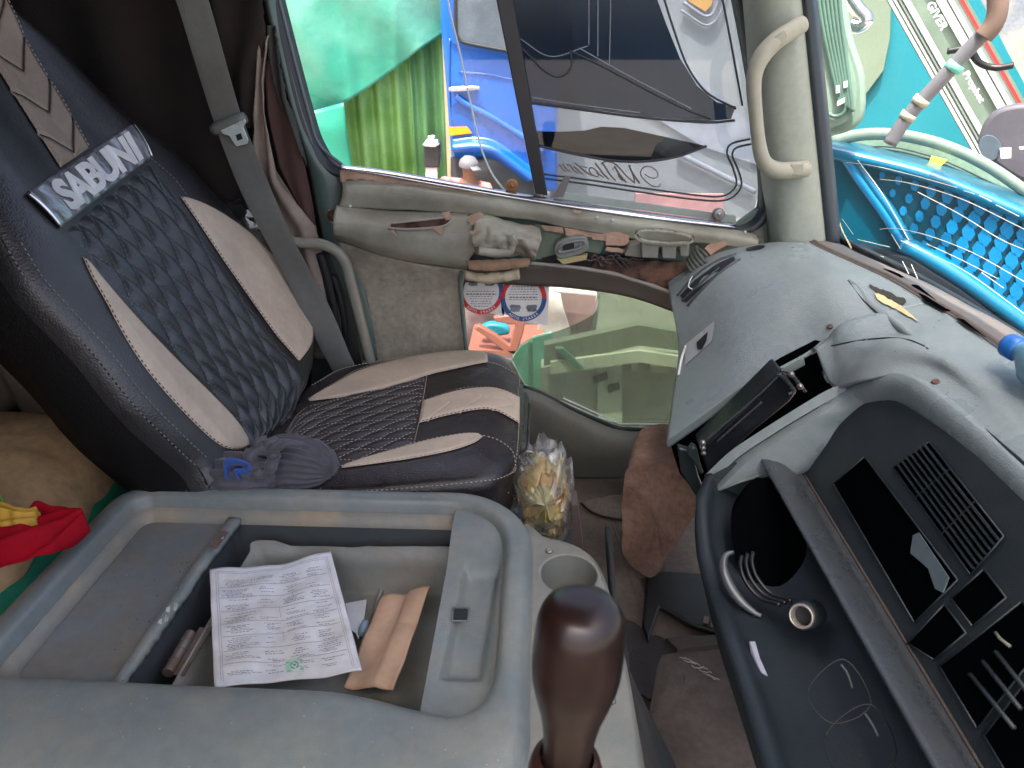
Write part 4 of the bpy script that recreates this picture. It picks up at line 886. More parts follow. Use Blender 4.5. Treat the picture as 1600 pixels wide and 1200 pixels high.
clothstrip('black_cloth', [(300, -80), (330, 0), (345, 80), (360, 160), (372, 200)], [(395, -80), (412, 0), (416, 60), (404, 110), (402, 200)], FABD, 1.65, fold=.010, seed=6, jg=.002)
clothstrip('wall_board', [(396, 210), (410, 330), (455, 450), (490, 560)], [(470, 330), (500, 380), (525, 470), (545, 560)], mat('beige_brown_board', (.42, .34, .26), .85, bump=.4, bs=120, dirt=(.28, .23, .17), damt=.5, ds=12), 1.685, fold=.002, seed=3)
# ================================================================== A PILLAR with grab handle
pil = thing('windscreen_pillar', 'sage grey windscreen pillar with a beige grab handle bolted on it', 'pillar', tuple(pY(1250, 380, 1.62)))
rows = []
for i in range(30):
    t = i / 29; L_ = [(1146 + 56 * t, -90 + 480 * t, 1.70), (1158 + 50 * t, -90 + 480 * t, 1.665), (1185 + 38 * t, -90 + 480 * t, 1.63), (1215 + 33 * t, -90 + 480 * t, 1.615), (1238 + 47 * t, -90 + 480 * t, 1.62), (1258 + 52 * t, -90 + 480 * t, 1.66)]
    rows.append(cat([pY(*p) for p in L_], 20))
bm = bmesh.new(); grid(bm, rows); fin('pillar_cover', bm, mat('sage_pillar_trim', (.31, .345, .29), .5, bump=.3, bs=350, var=.05), pil, mods=[SOL(.006, 1)])
rows = []
for i in range(30):
    t = i / 29; rows.append(cat([pY(*p) for p in [(1242 + 46 * t, -90 + 480 * t, 1.635), (1248 + 48 * t, -90 + 480 * t, 1.622), (1260 + 49 * t, -90 + 480 * t, 1.625), (1268 + 50 * t, -90 + 490 * t, 1.66)]], 8))
bm = bmesh.new(); grid(bm, rows); fin('windscreen_rubber', bm, mat('dark_blue_rubber', (.03, .042, .052), .4), pil, mods=[SOL(.006, 1)])
HND = mat('beige_grab_plastic', (.36, .355, .28), .45, bump=.3, bs=350, var=.04)
hp_ = cat([pY(*p) for p in [(1252, 38, 1.60), (1236, 48, 1.585), (1210, 66, 1.57), (1188, 92, 1.56), (1178, 125, 1.555), (1181, 180, 1.555), (1187, 232, 1.555), (1196, 256, 1.56), (1215, 266, 1.575), (1238, 266, 1.59), (1260, 264, 1.605)]], 60)
bm = bmesh.new(); tube(bm, hp_, [.018 if (i < 14 or i > 48) else .014 + .004 * (abs(i - 31) / 17) ** 2 for i in range(60)], 18); hb = fin('grab_handle', bm, HND, pil)
for pl_ in ([(1209, 58), (1228, 46), (1232, 54), (1230, 64), (1216, 76), (1210, 70)], [(1236, 256), (1257, 254), (1258, 270), (1252, 275), (1236, 275)]):
    bm = bmesh.new(); q = yp(pl_, 1.5535 if pl_[0][1] < 100 else 1.569); prism(bm, q, V((0, .01, 0))); fin('screw_cap', bm, HND, hb, smooth=40, mods=[BEV(.003, 2)])
# ================================================================== WINDSCREEN
ws = thing('windscreen', 'scratched windscreen rising from the dashboard with its dark lower frame', 'windscreen', (.78, 1.0, -.43))
BX = .775
bm = bmesh.new(); wp = [pY(1312, 385, 1.66), V((BX, 1.35, -.44)), V((BX + .01, .9, -.45)), V((BX + .01, -.3, -.45)), V((.60, -.3, .75)), V((.60, 1.62, .75))]
a_ = cat([pY(1306, 372, 1.66), V((BX, 1.42, -.43)), V((BX + .01, .9, -.43)), V((BX, -.3, -.43))], 24); b_ = cat([pY(1262, -40, 1.66), V((.68, 1.45, .3)), V((.68, .9, .3)), V((.66, -.3, .3))], 24)
c_ = [p + V((-.14, 0, .72)) for p in b_]
rows = surf([a_, b_, c_], 30, 14); grid(bm, rows); wg = fin('glass', bm, glass('windscreen_glass', (.96, .98, .97), .015, .03, (.7, .8, .75), edge=0), ws)
def onws(px, py):                # nearest grid point of the glass along the pixel's ray
    d = ray(px, py).normalized(); best = None
    for r in rows:
        for q in r:
            e = (q - d * q.dot(d)).length
            if best is None or e < best[0]: best = (e, q)
    return d * (best[1].dot(d) - .004)
bm = bmesh.new()
for s in ([(1322, 254), (1360, 258), (1420, 272), (1495, 293)], [(1375, 280), (1420, 286), (1500, 310), (1600, 358)], [(1375, 358), (1400, 357), (1450, 368), (1520, 395), (1600, 440)], [(1408, 376), (1450, 396), (1510, 425), (1600, 490)], [(1434, 300), (1500, 335), (1560, 372), (1600, 390)], [(1340, 250), (1380, 305), (1420, 375)],
          [(1340, 374), (1390, 386)], [(1393, 366), (1407, 389)], [(1316, 342), (1333, 366)], [(1448, 381), (1500, 405), (1560, 436)], [(1506, 298), (1522, 303)], [(1530, 305), (1550, 315)], [(1556, 320), (1592, 338)], [(1410, 408), (1420, 428)], [(1424, 413), (1434, 436)], [(1376, 400), (1392, 405)], [(1534, 426), (1568, 450)]):
    q = cat([onws(*p) for p in s], 20); tube(bm, q, .0006, 4)
fin('scratches', bm, mat('bright_scratch', (.85, .85, .7), .4), wg, smooth=False)
bm = bmesh.new(); q = [onws(*p) for p in [(1276, 60), (1290, 180), (1305, 300), (1312, 350), (1330, 388)]]; tube(bm, cat(q, 30), .0018, 6); fin('seal_edge', bm, mat('yellowed_sealant', (.6, .55, .36), .5), ws); bm = bmesh.new(); tube(bm, cat([V((BX - .012, 1.33, -.432)), V((BX - .004, 1.1, -.435)), V((BX, .8, -.438))], 20), .0018, 6); fin('seal_edge', bm, mat('yellowed_sealant', (.6, .55, .36), .5), ws)
band('lower_frame', [p + V((.004, 0, .004)) for p in a_], [p + V((.06, 0, -.10)) for p in a_], mat('black_blue_cowl', (.012, .02, .028), .4), 40, 5, par=ws, mods=[SOL(.01)])
# ================================================================== DASHBOARD
from mathutils.bvhtree import BVHTree
dash = thing('dashboard', 'long blue-grey plastic dashboard with a torn top and dark open vents', 'dashboard', (.45, .8, FZ))
def S(y, pts): return [pY(a, b, y) if b is not None else a for a, b in pts]
secs = [
 S(1.63, [(1043, 441), (1058, 430), (1090, 408), (1130, 392), (1172, 383), (1215, 378)]) + [pY(1262, 376, 1.63)],
 S(1.56, [(1048, 470), (1070, 448), (1103, 422), (1142, 404), (1188, 394), (1232, 390)]) + [pY(1282, 388, 1.56)],
 S(1.46, [(1060, 540), (1090, 498), (1125, 458), (1165, 432), (1215, 418), (1262, 412)]) + [V((.680, 1.46, -.422))],
 S(1.34, [(1052, 612), (1105, 560), (1150, 512), (1200, 476), (1250, 452), (1305, 435)]) + [V((.688, 1.34, -.415))],
 S(1.20, [(1041, 690), (1105, 645), (1165, 602), (1221, 576), (1272, 547), (1325, 503)]) + [V((.690, 1.20, -.412))]]
rows = surf(secs, 70, 80)
for r in rows:
    for p in r: p += nv(p, 4, 2) * .0015
top_rows = rows
bm = bmesh.new(); grid(bm, rows); dt = fin('passenger_side_cover', bm, DASH, dash, mods=[SOL(.006, 1)])
# module in the middle of the dash
hood = [(1.19, V((.565, 1.19, -.512))), (1.10, pY(1330, 602, 1.10)), (1.04, pY(1378, 584, 1.04)), (1.00, pY(1412, 584, 1.00)), (.94, pY(1450, 602, .94)), (.83, pY(1525, 662, .83)), (.727, pY(1600, 731, .727))]
hx, hz = hood[-1][1].x, hood[-1][1].z
secs = [
 [pY(1264, 553, 1.215), pY(1290, 538, 1.215), pY(1325, 503, 1.215), V((.690, 1.215, -.416))],
 [pY(1274, 546, 1.185), pY(1295, 532, 1.185), pY(1328, 502, 1.185), V((.690, 1.185, -.411))],
 [pY(1299, 603, 1.125), pY(1325, 560, 1.125), pY(1362, 530, 1.125), V((.690, 1.12, -.408))],
 [pY(1340, 596, 1.06), pY(1370, 560, 1.06), pY(1410, 532, 1.06), V((.688, 1.05, -.408))],
 [hood[3][1], pY(1440, 572, 1.0), pY(1462, 552, 1.0), V((.686, .98, -.408))],
 [hood[4][1], pY(1480, 590, .94), pY(1500, 572, .94), V((.684, .92, -.408))],
 [hood[5][1], V((hood[5][1].x + .03, .83, hood[5][1].z + .022)), V((.65, .83, -.415)), V((.682, .83, -.41))],
 [hood[6][1], V((hx + .03, .72, hz + .022)), V((.65, .72, -.42)), V((.680, .72, -.412))],
 [V((hx, .4, hz)), V((hx + .03, .4, hz + .022)), V((.65, .4, -.42)), V((.680, .4, -.412))],
 [V((hx, -.3, hz)), V((hx + .03, -.3, hz + .022)), V((.65, -.3, -.42)), V((.680, -.3, -.412))]]
rows = surf(secs, 40, 150)
mod_rows = rows
bm = bmesh.new(); grid(bm, rows); dm = fin('centre_cover', bm, DASH, dash, mods=[SOL(.006, 1)])
vs_, fs_ = [], []
for rr_ in (top_rows, mod_rows):
    o = len(vs_); n_ = len(rr_[0])
    for r in rr_: vs_ += r
    for i in range(len(rr_) - 1):
        for j in range(n_ - 1): fs_.append((o + i * n_ + j, o + i * n_ + j + 1, o + (i + 1) * n_ + j + 1, o + (i + 1) * n_ + j))
bvh = BVHTree.FromPolygons(vs_, fs_)
def dh(px, py, lift=.001):
    d = ray(px, py).normalized(); h = bvh.ray_cast(V((0, 0, 0)), d)
    if h[0] is None:
        p = pX(px, py, .66); return p - d * lift
    return h[0] - d * lift
def decal(name, pts, m, par, lift=.001, th=.0008, closed=True, sm=True, n=36, amp=0):
    q = cat([V((a, b, 0)) for a, b in pts], n, True) if sm else lin([V((a, b, 0)) for a, b in pts + [pts[0]]], n)[:-1]
    rnd = random.Random(len(pts)); q = [V((p.x + rnd.uniform(-amp, amp), p.y + rnd.uniform(-amp, amp), 0)) for p in q]
    P = [dh(p.x, p.y, lift) for p in q]; nrm = (V((0, 0, 0)) - sum(P, V()) / len(P)).normalized()
    bm = bmesh.new(); prism(bm, P, nrm * th); return fin(name, bm, m, par, smooth=False)
bm = bmesh.new(); tube(bm, cat([dh(*p, .0005) for p in [(1273, 547), (1310, 538), (1350, 531), (1390, 528), (1420, 531), (1445, 541)]], 40), .0013, 6); fin('seam_shadow_line', bm, BLACK, dash)  # dark line drawn as the shadow of the overlapping plate edge
bm = bmesh.new(); tube(bm, cat([dh(*p, .002) for p in [(1272, 548), (1280, 566), (1290, 588), (1299, 604)]], 20), .0035, 8); fin('notch_edge', bm, DASH, dash)
# hood front edge rolling under
rows = []
hp2 = cat([V((h[1])) for h in hood[1:]] + [V((hx, .4, hz)), V((hx, -.3, hz))], 90)
for i, p in enumerate(hp2):
    k = min(1, i / 10)
    rows.append([p + V((.004, 0, .001)), p + V((-.003, -.002 * k, -.003)), p + V((-.008, -.004 * k, -.014)), p + V((-.009, -.004 * k, -.030)), p + V((-.002, -.002 * k, -.048)), p + V((.018, 0, -.062))])
bm = bmesh.new(); grid(bm, rows); fin('hood_lip', bm, DASH, dash, mods=[SOL(.004)])
# far end wall of the recess: two stepped arches
C0 = [pY(*p) for p in [(1104, 742, 1.115), (1140, 708, 1.115), (1187, 676, 1.115), (1262, 629, 1.115), (1300, 608, 1.11), (1335, 598, 1.10)]]
C1 = [pY(*p) for p in [(1112, 765, 1.10), (1150, 723, 1.10), (1200, 688, 1.10), (1262, 650, 1.10), (1305, 626, 1.10), (1345, 604, 1.09)]]
C2 = [pY(*p) for p in [(1122, 768, 1.085), (1165, 725, 1.085), (1215, 690, 1.085), (1275, 652, 1.085), (1320, 622, 1.085), (1372, 590, 1.05)]]
C3 = [pY(*p) for p in [(1185, 742, 1.075), (1235, 742, 1.075), (1260, 736, 1.075), (1300, 697, 1.075), (1340, 656, 1.072), (1405, 612, 1.00)]]
rows = []
cs = [cat(c, 50) for c in (C0, C1, C2, C3)]
for i in range(50):
    a, b, c, d = [k[i] for k in cs]
    rows.append([a + V((0, .008, -.02)), a, a.lerp(b, .7), b + V((.002, .012, -.004)), b.lerp(c, .6) + V((0, .010, 0)), c, c.lerp(d, .3), c.lerp(d, .7), d])
bm = bmesh.new(); grid(bm, rows); fin('recess_end_wall', bm, DASH, dash, smooth=40, mods=[SOL(.004)])
# instrument recess panel
RP = V((.486, 1.0, -.702)); rdir = V((.088, 0, .215)).normalized(); RN = V((-rdir.z, 0, rdir.x)); RN = RN if RN.x < 0 else -RN
def pr_(px, py, l=0): return pP(px, py, RP, RN) + RN * l
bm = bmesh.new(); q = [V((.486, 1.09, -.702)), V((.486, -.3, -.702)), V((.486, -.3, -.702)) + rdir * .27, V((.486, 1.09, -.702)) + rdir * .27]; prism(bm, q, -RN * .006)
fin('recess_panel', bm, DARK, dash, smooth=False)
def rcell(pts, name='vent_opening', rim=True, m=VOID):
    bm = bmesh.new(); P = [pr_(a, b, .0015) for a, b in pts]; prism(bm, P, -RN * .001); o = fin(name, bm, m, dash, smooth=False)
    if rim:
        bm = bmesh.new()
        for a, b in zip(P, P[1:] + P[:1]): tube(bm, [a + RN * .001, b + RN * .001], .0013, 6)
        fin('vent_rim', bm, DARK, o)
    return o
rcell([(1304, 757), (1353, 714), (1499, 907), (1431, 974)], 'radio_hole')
bm = bmesh.new(); prism(bm, [pr_(*p, .003) for p in [(1431, 838), (1440, 834), (1487, 904), (1478, 928), (1466, 922), (1455, 890), (1427, 866)]], RN * .002); tag(fin('paper_scrap', bm, mat('dim_blue_paper', (.09, .125, .14), .6), None, smooth=False), 'grey-blue scrap of paper stuck in the dark dashboard hole', 'paper')
gcn = [V((1398, 731, 0)), V((1454, 691, 0)), V((1571, 839, 0)), V((1519, 899, 0))]
gv = rcell([(p.x, p.y) for p in gcn], 'air_vent')
bm = bmesh.new()
for k in range(1, 8):
    a = gcn[0].lerp(gcn[1], k / 8); b = gcn[3].lerp(gcn[2], k / 8); A = pr_(a.x, a.y, .003); B = pr_(b.x, b.y, .003)
    prism(bm, [A, B, B + rdir * .0022, A + rdir * .0022], RN * .004)
for k in (.28, .62): 
    a = gcn[0].lerp(gcn[3], k); b = gcn[1].lerp(gcn[2], k); tube(bm, [pr_(a.x, a.y, .002), pr_(b.x, b.y, .002)], .0012, 5)
fin('vent_slats', bm, DARK, gv, smooth=False)
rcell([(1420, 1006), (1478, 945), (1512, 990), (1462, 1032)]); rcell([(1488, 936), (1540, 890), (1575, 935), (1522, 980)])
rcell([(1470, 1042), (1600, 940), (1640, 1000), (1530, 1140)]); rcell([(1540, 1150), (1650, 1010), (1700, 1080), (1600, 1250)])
bm = bmesh.new()
for a, b in (((1540, 1035), (1600, 1110)), ((1560, 1020), (1620, 1095)), ((1520, 1055), (1590, 1140))): tube(bm, [pr_(*a, .004), pr_(*b, .004)], .0028, 6)
fin('gauge_ribs', bm, DARK, dash)
bm = bmesh.new(); tube(bm, [pr_(1560, 990, .004), pr_(1568, 1000, .005), pr_(1583, 1012, .004)], .002, 6); fin('olive_clip', bm, mat('olive_clip', (.16, .17, .12), .5), dash)
# shelf below the recess
A0, A1 = pY(1185, 710, 1.10), pY(1460, 1200, .479); dr = (A1 - A0) / (A1.y - A0.y)
def sh(y): return A0 + dr * (y - A0.y)
rows = []
for i in range(60):
    y = 1.10 - i * 1.3 / 59; p = sh(y); k = max(0, 1 - (1.10 - y) / .03)
    rows.append([p + V((.060, 0, -.075)), p + V((.012, 0, -.020)), p + V((.001, 0, -.005)), p + V((.000, 0, -.001)), p + V((.0025, 0, .0008)), p + V((.012, 0, -.0005)), V((p.x + .045, y, p.z - .006)), V((.470, y, -.706)), V((.490, y, -.700))])
bm = bmesh.new(); grid(bm, rows); fin('shelf', bm, DARK2, dash, mods=[SOL(.003), ('SUBSURF', dict(levels=1, render_levels=1))])
bm = bmesh.new(); q = cat([sh(1.10) + V((.004, .002, .001)), V((.44, 1.092, -.698)), V((.487, 1.078, -.700))], 20); tube(bm, q, .004, 8); q = [V((.4855, 1.075 - i * .03, -.6995)) for i in range(44)]; tube(bm, q, .0022, 6)
fin('shelf_edge', bm, mat('brown_grime_edge', (.07, .055, .045), .6), dash)
# dark gap between the two covers with the loose black unit
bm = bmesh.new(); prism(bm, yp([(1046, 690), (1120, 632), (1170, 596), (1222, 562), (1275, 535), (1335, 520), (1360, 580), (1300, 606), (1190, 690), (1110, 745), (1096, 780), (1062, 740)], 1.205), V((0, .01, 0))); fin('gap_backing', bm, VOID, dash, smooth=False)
band('cover_edge', [p + V((0, 0, 0)) for p in top_rows[-1][:40]], [p + V((.004, -.004, -.014)) for p in top_rows[-1][:40]], mat('edge_green_grey', (.12, .15, .145), .5), 60, 4, par=dash, mods=[SOL(.003)])
bm = bmesh.new(); q = yp([(1094, 704), (1150, 650), (1200, 600), (1216, 584), (1222, 580), (1240, 602), (1246, 612), (1234, 628), (1180, 672), (1130, 718), (1108, 740)], 1.13); prism(bm, q, V((0, .06, 0)))
unit = fin('control_unit', bm, mat('black_unit_plastic', (.010, .012, .015), .28), None, smooth=30, mods=[BEV(.004, 3)]); tag(unit, 'loose black control unit jammed in the gap of the dashboard', 'control unit')
bm = bmesh.new()
for s in ([(1216, 584), (1226, 592), (1236, 604), (1238, 612), (1231, 616)], [(1219, 578), (1232, 582), (1246, 596), (1258, 612)]): tube(bm, cat(yp(s, 1.12), 20), .0035, 8)
fin('unit_bracket', bm, mat('green_black_metal', (.08, .1, .1), .25, metal=.5), unit)
bm = bmesh.new()
for s in ([(1100, 690), (1180, 622), (1218, 585)], [(1120, 690), (1190, 628)]): tube(bm, cat(yp(s, 1.125), 20), .0018, 6)
fin('unit_rib', bm, DARK2, unit)
for (x, y, r) in ((1236, 585, .006), (1250, 604, .006), (1098, 700, .006), (1098, 692, .006), (1099, 708, .005)): bm = bmesh.new(); lathe(bm, pY(x, y, 1.11), (-.3, -1, .4), [(-.006, 0), (-.006, r * .6), (0, r), (.004, r * .6), (.005, 0)], 12); fin('unit_screw', bm, STEEL, unit)
bm = bmesh.new(); q = yp([(1082, 698), (1090, 702), (1094, 722), (1100, 740), (1094, 742), (1084, 722), (1074, 712)], 1.12); prism(bm, q, V((0, .02, 0))); prism(bm, yp([(1060, 700), (1082, 706), (1092, 745), (1104, 775), (1090, 780), (1066, 742)], 1.15), V((0, .02, 0)))
fin('bracket', bm, mat('dark_green_bracket', (.035, .05, .05), .3, metal=.3), dash, smooth=40, mods=[BEV(.003)])
# lower part of the dash under the shelf
LC = [pY(*p) for p in [(1102, 742, 1.11), (1088, 790, 1.03), (1090, 860, .94), (1106, 925, .85), (1126, 985, .74), (1160, 1090, .62), (1194, 1200, .515), (1240, 1340, .40)]]
lc = cat(LC, 70); rows = []
for i, p in enumerate(lc):
    s = sh(p.y) + V((.05, 0, -.045)); g1 = p.lerp(s, .12) + V((0, 0, .002)); 
    rows.append([p + V((.035, 0, -.12)), p + V((.003, 0, -.012)), p, p.lerp(s, .10) + V((0, 0, .001)), p.lerp(s, .15) + V((.008, 0, -.018)), p.lerp(s, .5) + V((.02, 0, -.045)), p.lerp(s, .8) + V((.02, 0, -.03)), s])
rows2 = [cat(r, 30) for r in rows]
bm = bmesh.new(); grid(bm, [r[9:] for r in rows2]); fin('lower_panel', bm, mat('black_blue_lower', (.014, .021, .027), .45, bump=.3, bs=300), dash, mods=[SOL(.004)])
bm = bmesh.new(); grid(bm, [r[:10] for r in rows2]); fin('lower_edge', bm, mat('dark_green_grey_edge', (.035, .052, .052), .45, bump=.3, bs=300, dirt=(.05, .045, .04), damt=.4), dash, mods=[SOL(.004)])
bm = bmesh.new(); prism(bm, yp([(1108, 748), (1150, 725), (1184, 714), (1220, 724), (1262, 738), (1290, 800), (1250, 860), (1150, 800), (1090, 820), (1090, 780)], 1.098), V((0, .006, 0))); fin('end_plate', bm, mat('dark_green_grey_edge', (.035, .052, .052), .45), dash, smooth=False)
def pl_(px, py, y): return pY(px, py, y)
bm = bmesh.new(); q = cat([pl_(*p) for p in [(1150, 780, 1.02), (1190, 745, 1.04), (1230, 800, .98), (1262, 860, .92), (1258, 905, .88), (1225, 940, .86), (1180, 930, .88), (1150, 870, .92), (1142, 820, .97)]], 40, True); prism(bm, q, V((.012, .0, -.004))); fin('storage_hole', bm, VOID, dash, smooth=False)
bm = bmesh.new(); q = cat([pl_(*p) for p in [(1146, 862, .88), (1134, 868, .875), (1130, 886, .86), (1140, 915, .84), (1158, 940, .82), (1180, 958, .805), (1190, 962, .80)]], 40); tube(bm, q, [.003 + .005 * math.sin(math.pi * i / 39) for i in range(40)], 10)
fin('speaker_rim', bm, mat('grey_speaker_rim', (.09, .10, .11), .25, coat=.3), dash)
bm = bmesh.new()
for k in (1, 2, 3): 
    q = cat([pl_(a + 9 * k, b - 3 * k, y + .002 * k) for a, b, y in [(1150, 872, .88), (1148, 890, .86), (1158, 915, .84), (1180, 938, .82), (1210, 948, .80)]], 30); tube(bm, q, .0035, 8)
fin('speaker_cone', bm, mat('blue_black_cone', (.007, .009, .012), .4), dash)
sc_ = pl_(1252, 963, .755); axs = V((-.62, -.62, .48)).normalized()
bm = bmesh.new(); lathe(bm, sc_, axs, [(-.05, .02), (-.006, .02), (-.004, .0165)], 28); fin('socket_housing', bm, DARK, dash)
bm = bmesh.new(); lathe(bm, sc_, axs, [(-.004, .0175), (.001, .0175), (.003, .016), (.001, .0140), (-.02, .0135)], 32); fin('socket_ring', bm, mat('aged_metal_ring', (.5, .47, .42), .35, metal=.6), dash)
bm = bmesh.new(); lathe(bm, sc_ - axs * .015, axs, [(0, 0), (0, .0135)], 28); fin('socket_inside', bm, BLACK, dash)
for pts in ([(1262, 1080), (1318, 1030), (1360, 1100), (1300, 1130)], [(1290, 1150), (1360, 1100), (1400, 1180), (1330, 1230)]):
    bm = bmesh.new(); P = [pl_(a, b, .60 + (1080 - b) * .0007) for a, b in pts]; q = cat(P, 40, True); tube(bm, q + [q[0]], .0010, 6); fin('switch_surround', bm, BLACK, dash)
for sw3 in ([(1314, 1038, .66), (1324, 1052, .65), (1332, 1075, .635)], [(1350, 1112, .60), (1362, 1130, .59), (1372, 1150, .58)]): bm = bmesh.new(); tube(bm, cat([pl_(*p) for p in sw3], 12), .0016, 6); fin('switch_edge', bm, mat('grey_green_edge', (.12, .14, .13), .4), dash)
bm = bmesh.new(); pts = [pl_(*p) for p in [(1170, 1003, .72), (1178, 1003, .72), (1186, 1030, .695), (1198, 1057, .67), (1188, 1052, .675), (1180, 1034, .69), (1173, 1020, .705)]]
prism(bm, pts, V((.001, -.001, .002))); tag(fin('white_label_scrap', bm, mat('lilac_white_paper', (.30, .30, .38), .6), None, smooth=False), 'torn white label scrap on the dark lower dashboard below the shelf', 'label')
for (px, py, y) in ((1258, 1142, .60), (1270, 1185, .57)):
    bm = bmesh.new(); p = pl_(px, py, y); q = [p + V((.006 * math.cos(a), .004, .006 * math.sin(a))) * 1.0 for a in (0, 1.2, 2.4, 3.6)]; tube(bm, q, .0012, 5); fin('wire_clip', bm, mat('dim_white_clip', (.3, .3, .3), .5), dash)
# details on the top: vents, rust trim, torn foam, screws
decal('torn_hole', [(1358, 444), (1372, 450), (1395, 458), (1402, 464), (1414, 466), (1415, 474), (1400, 474), (1385, 466), (1370, 456), (1360, 449)], mat('dark_torn_cavity', (.03, .032, .02), .9), dash, .004, .001, amp=.8)
decal('exposed_foam', [(1367, 459), (1376, 460), (1390, 468), (1408, 478), (1422, 490), (1436, 502), (1424, 496), (1412, 490), (1394, 480), (1374, 470)], mat('yellow_foam', (.62, .52, .28), .9, bump=.6, bs=120), dash, .0045, .002, amp=.8)
bm = bmesh.new(); q = cat([dh(*p, -.002) for p in [(1296, 410), (1330, 438), (1342, 446), (1365, 476), (1395, 497), (1440, 530), (1475, 546), (1490, 549)]], 50); tube(bm, [p + V((0, 0, -.006)) for p in q], [.003 + .008 * math.sin(math.pi * i / 49) ** 2 for i in range(50)], 10); fin('raised_crease', bm, DASH, dash)
bm = bmesh.new(); q = cat([dh(*p, .001) for p in [(1325, 438), (1350, 470), (1400, 512), (1450, 545)]], 30); tube(bm, q, .0013, 5); fin('crease_line', bm, BLACK, dash)
decal('side_vent', [(1062, 462), (1085, 438), (1120, 412), (1146, 400), (1150, 405), (1128, 420), (1098, 446), (1072, 474)], BLACK, dash, .003, .001, sm=False)
decal('oval_vent', [(1166, 388), (1180, 384), (1194, 383), (1192, 388), (1178, 391), (1168, 392)], BLACK, dash, .003, .001)
bm = bmesh.new()
for s in ([(1058, 462), (1083, 434), (1120, 408), (1150, 397)], [(1074, 478), (1100, 449), (1132, 420), (1156, 405)], [(1066, 470), (1092, 445), (1124, 418)]): tube(bm, cat([dh(*p, .003) for p in s], 30), .003, 8)
fin('side_vent_rim', bm, DARK2, dash)
bm = bmesh.new(); q = [dh(1082, 432 + 0, .006), dh(1078, 438, .012), dh(1076, 448, .012), dh(1082, 452, .006)]; tube(bm, cat(q, 14), .0015, 6); fin('wire_loop', bm, WHITE, dash)
o_ = decal('pull_recess', [(1071, 538), (1117, 501), (1112, 533), (1070, 571)], mat('recess_grey', (.42, .45, .46), .4), dash, .0025, .001, sm=False)
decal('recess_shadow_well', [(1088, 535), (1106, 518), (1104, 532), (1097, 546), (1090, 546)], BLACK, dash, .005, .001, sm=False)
bm = bmesh.new(); tube(bm, cat([dh(*p, .002) for p in [(1072, 540), (1065, 560), (1060, 586)]], 12), .003, 6); fin('white_edge', bm, WHITE, dash)
for (x, y) in ((1462, 597), (1248, 563), (1297, 511)): bm = bmesh.new(); lathe(bm, dh(x, y, .001), V((-.3, -.3, .9)), [(0, 0), (0, .006), (.003, .0045), (.001, .002), (.001, 0)], 16); fin('cover_screw', bm, RUST, dash)
# brown worn trim and demister slots along the windscreen
edge = [r[-1] for r in top_rows] + [r[-1] for r in mod_rows[2:]]
ed = cat(edge[::6], 160); gb = [p + V((.085, 0, -.012)) for p in ed]
band('demister_trim', ed, gb, mat('grey_faded_trim', (.11, .115, .115), .55, bump=.3, bs=200, dirt=(.2, .14, .11), damt=.6, ds=10), 160, 6, par=dash, bulge=.004, dirn=V((0, 0, 1)), mods=[SOL(.004)])
bm = bmesh.new(); tube(bm, [p + V((.010, 0, .000)) for p in ed], .006, 10); fin('faded_trim_roll', bm, mat('rusty_faded_roll', (.09, .07, .06), .7, bump=.4, bs=150, dirt=(.14, .115, .10), damt=.5, ds=20), dash)
v2 = []; f2 = []
for a, b in zip(ed, gb): v2 += [a, a.lerp(b, .5) + V((0, 0, .004)), b]
for i in range(len(ed) - 1):
    for j in (0, 1): f2.append((i * 3 + j, i * 3 + j + 1, i * 3 + j + 4, i * 3 + j + 3))
bv2 = BVHTree.FromPolygons(v2, f2)
for pts in ([(1352, 399), (1362, 398), (1412, 428), (1420, 434), (1408, 434), (1380, 420)], [(1424, 445), (1434, 446), (1468, 474), (1486, 486), (1474, 485), (1446, 470)], [(1494, 497), (1506, 500), (1540, 528), (1566, 552), (1556, 552), (1520, 526)]):
    P = [bv2.ray_cast(V((0, 0, 0)), ray(a, b).normalized())[0] for a, b in pts]
    P = [p - p.normalized() * .016 for p in P if p is not None]
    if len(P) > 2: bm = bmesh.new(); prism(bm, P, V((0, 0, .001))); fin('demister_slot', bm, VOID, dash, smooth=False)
# blue bottle lying at the right end of the dash
bt = thing('water_bottle', 'pale blue plastic bottle with a blue cap lying on the dashboard', 'bottle', (.66, .86, -.42))
bc = pX(1600, 575, .64); bax = V((.25, -.95, -.05)).normalized()
bm = bmesh.new(); c0 = pX(1594, 548, .655); lathe(bm, c0, bax, [(0, .014), (.01, .018), (.03, .034), (.05, .038), (.2, .038), (.205, .0)], 28); fin('bottle_body', bm, mat('pale_blue_bottle', (.16, .38, .50), .2, coat=.4), bt)
bm = bmesh.new(); lathe(bm, c0 - bax * .022, bax, [(0, 0), (0, .015), (.004, .017), (.02, .017), (.022, .014)], 24); fin('bottle_cap', bm, mat('blue_cap', (.02, .16, .55), .35), bt)
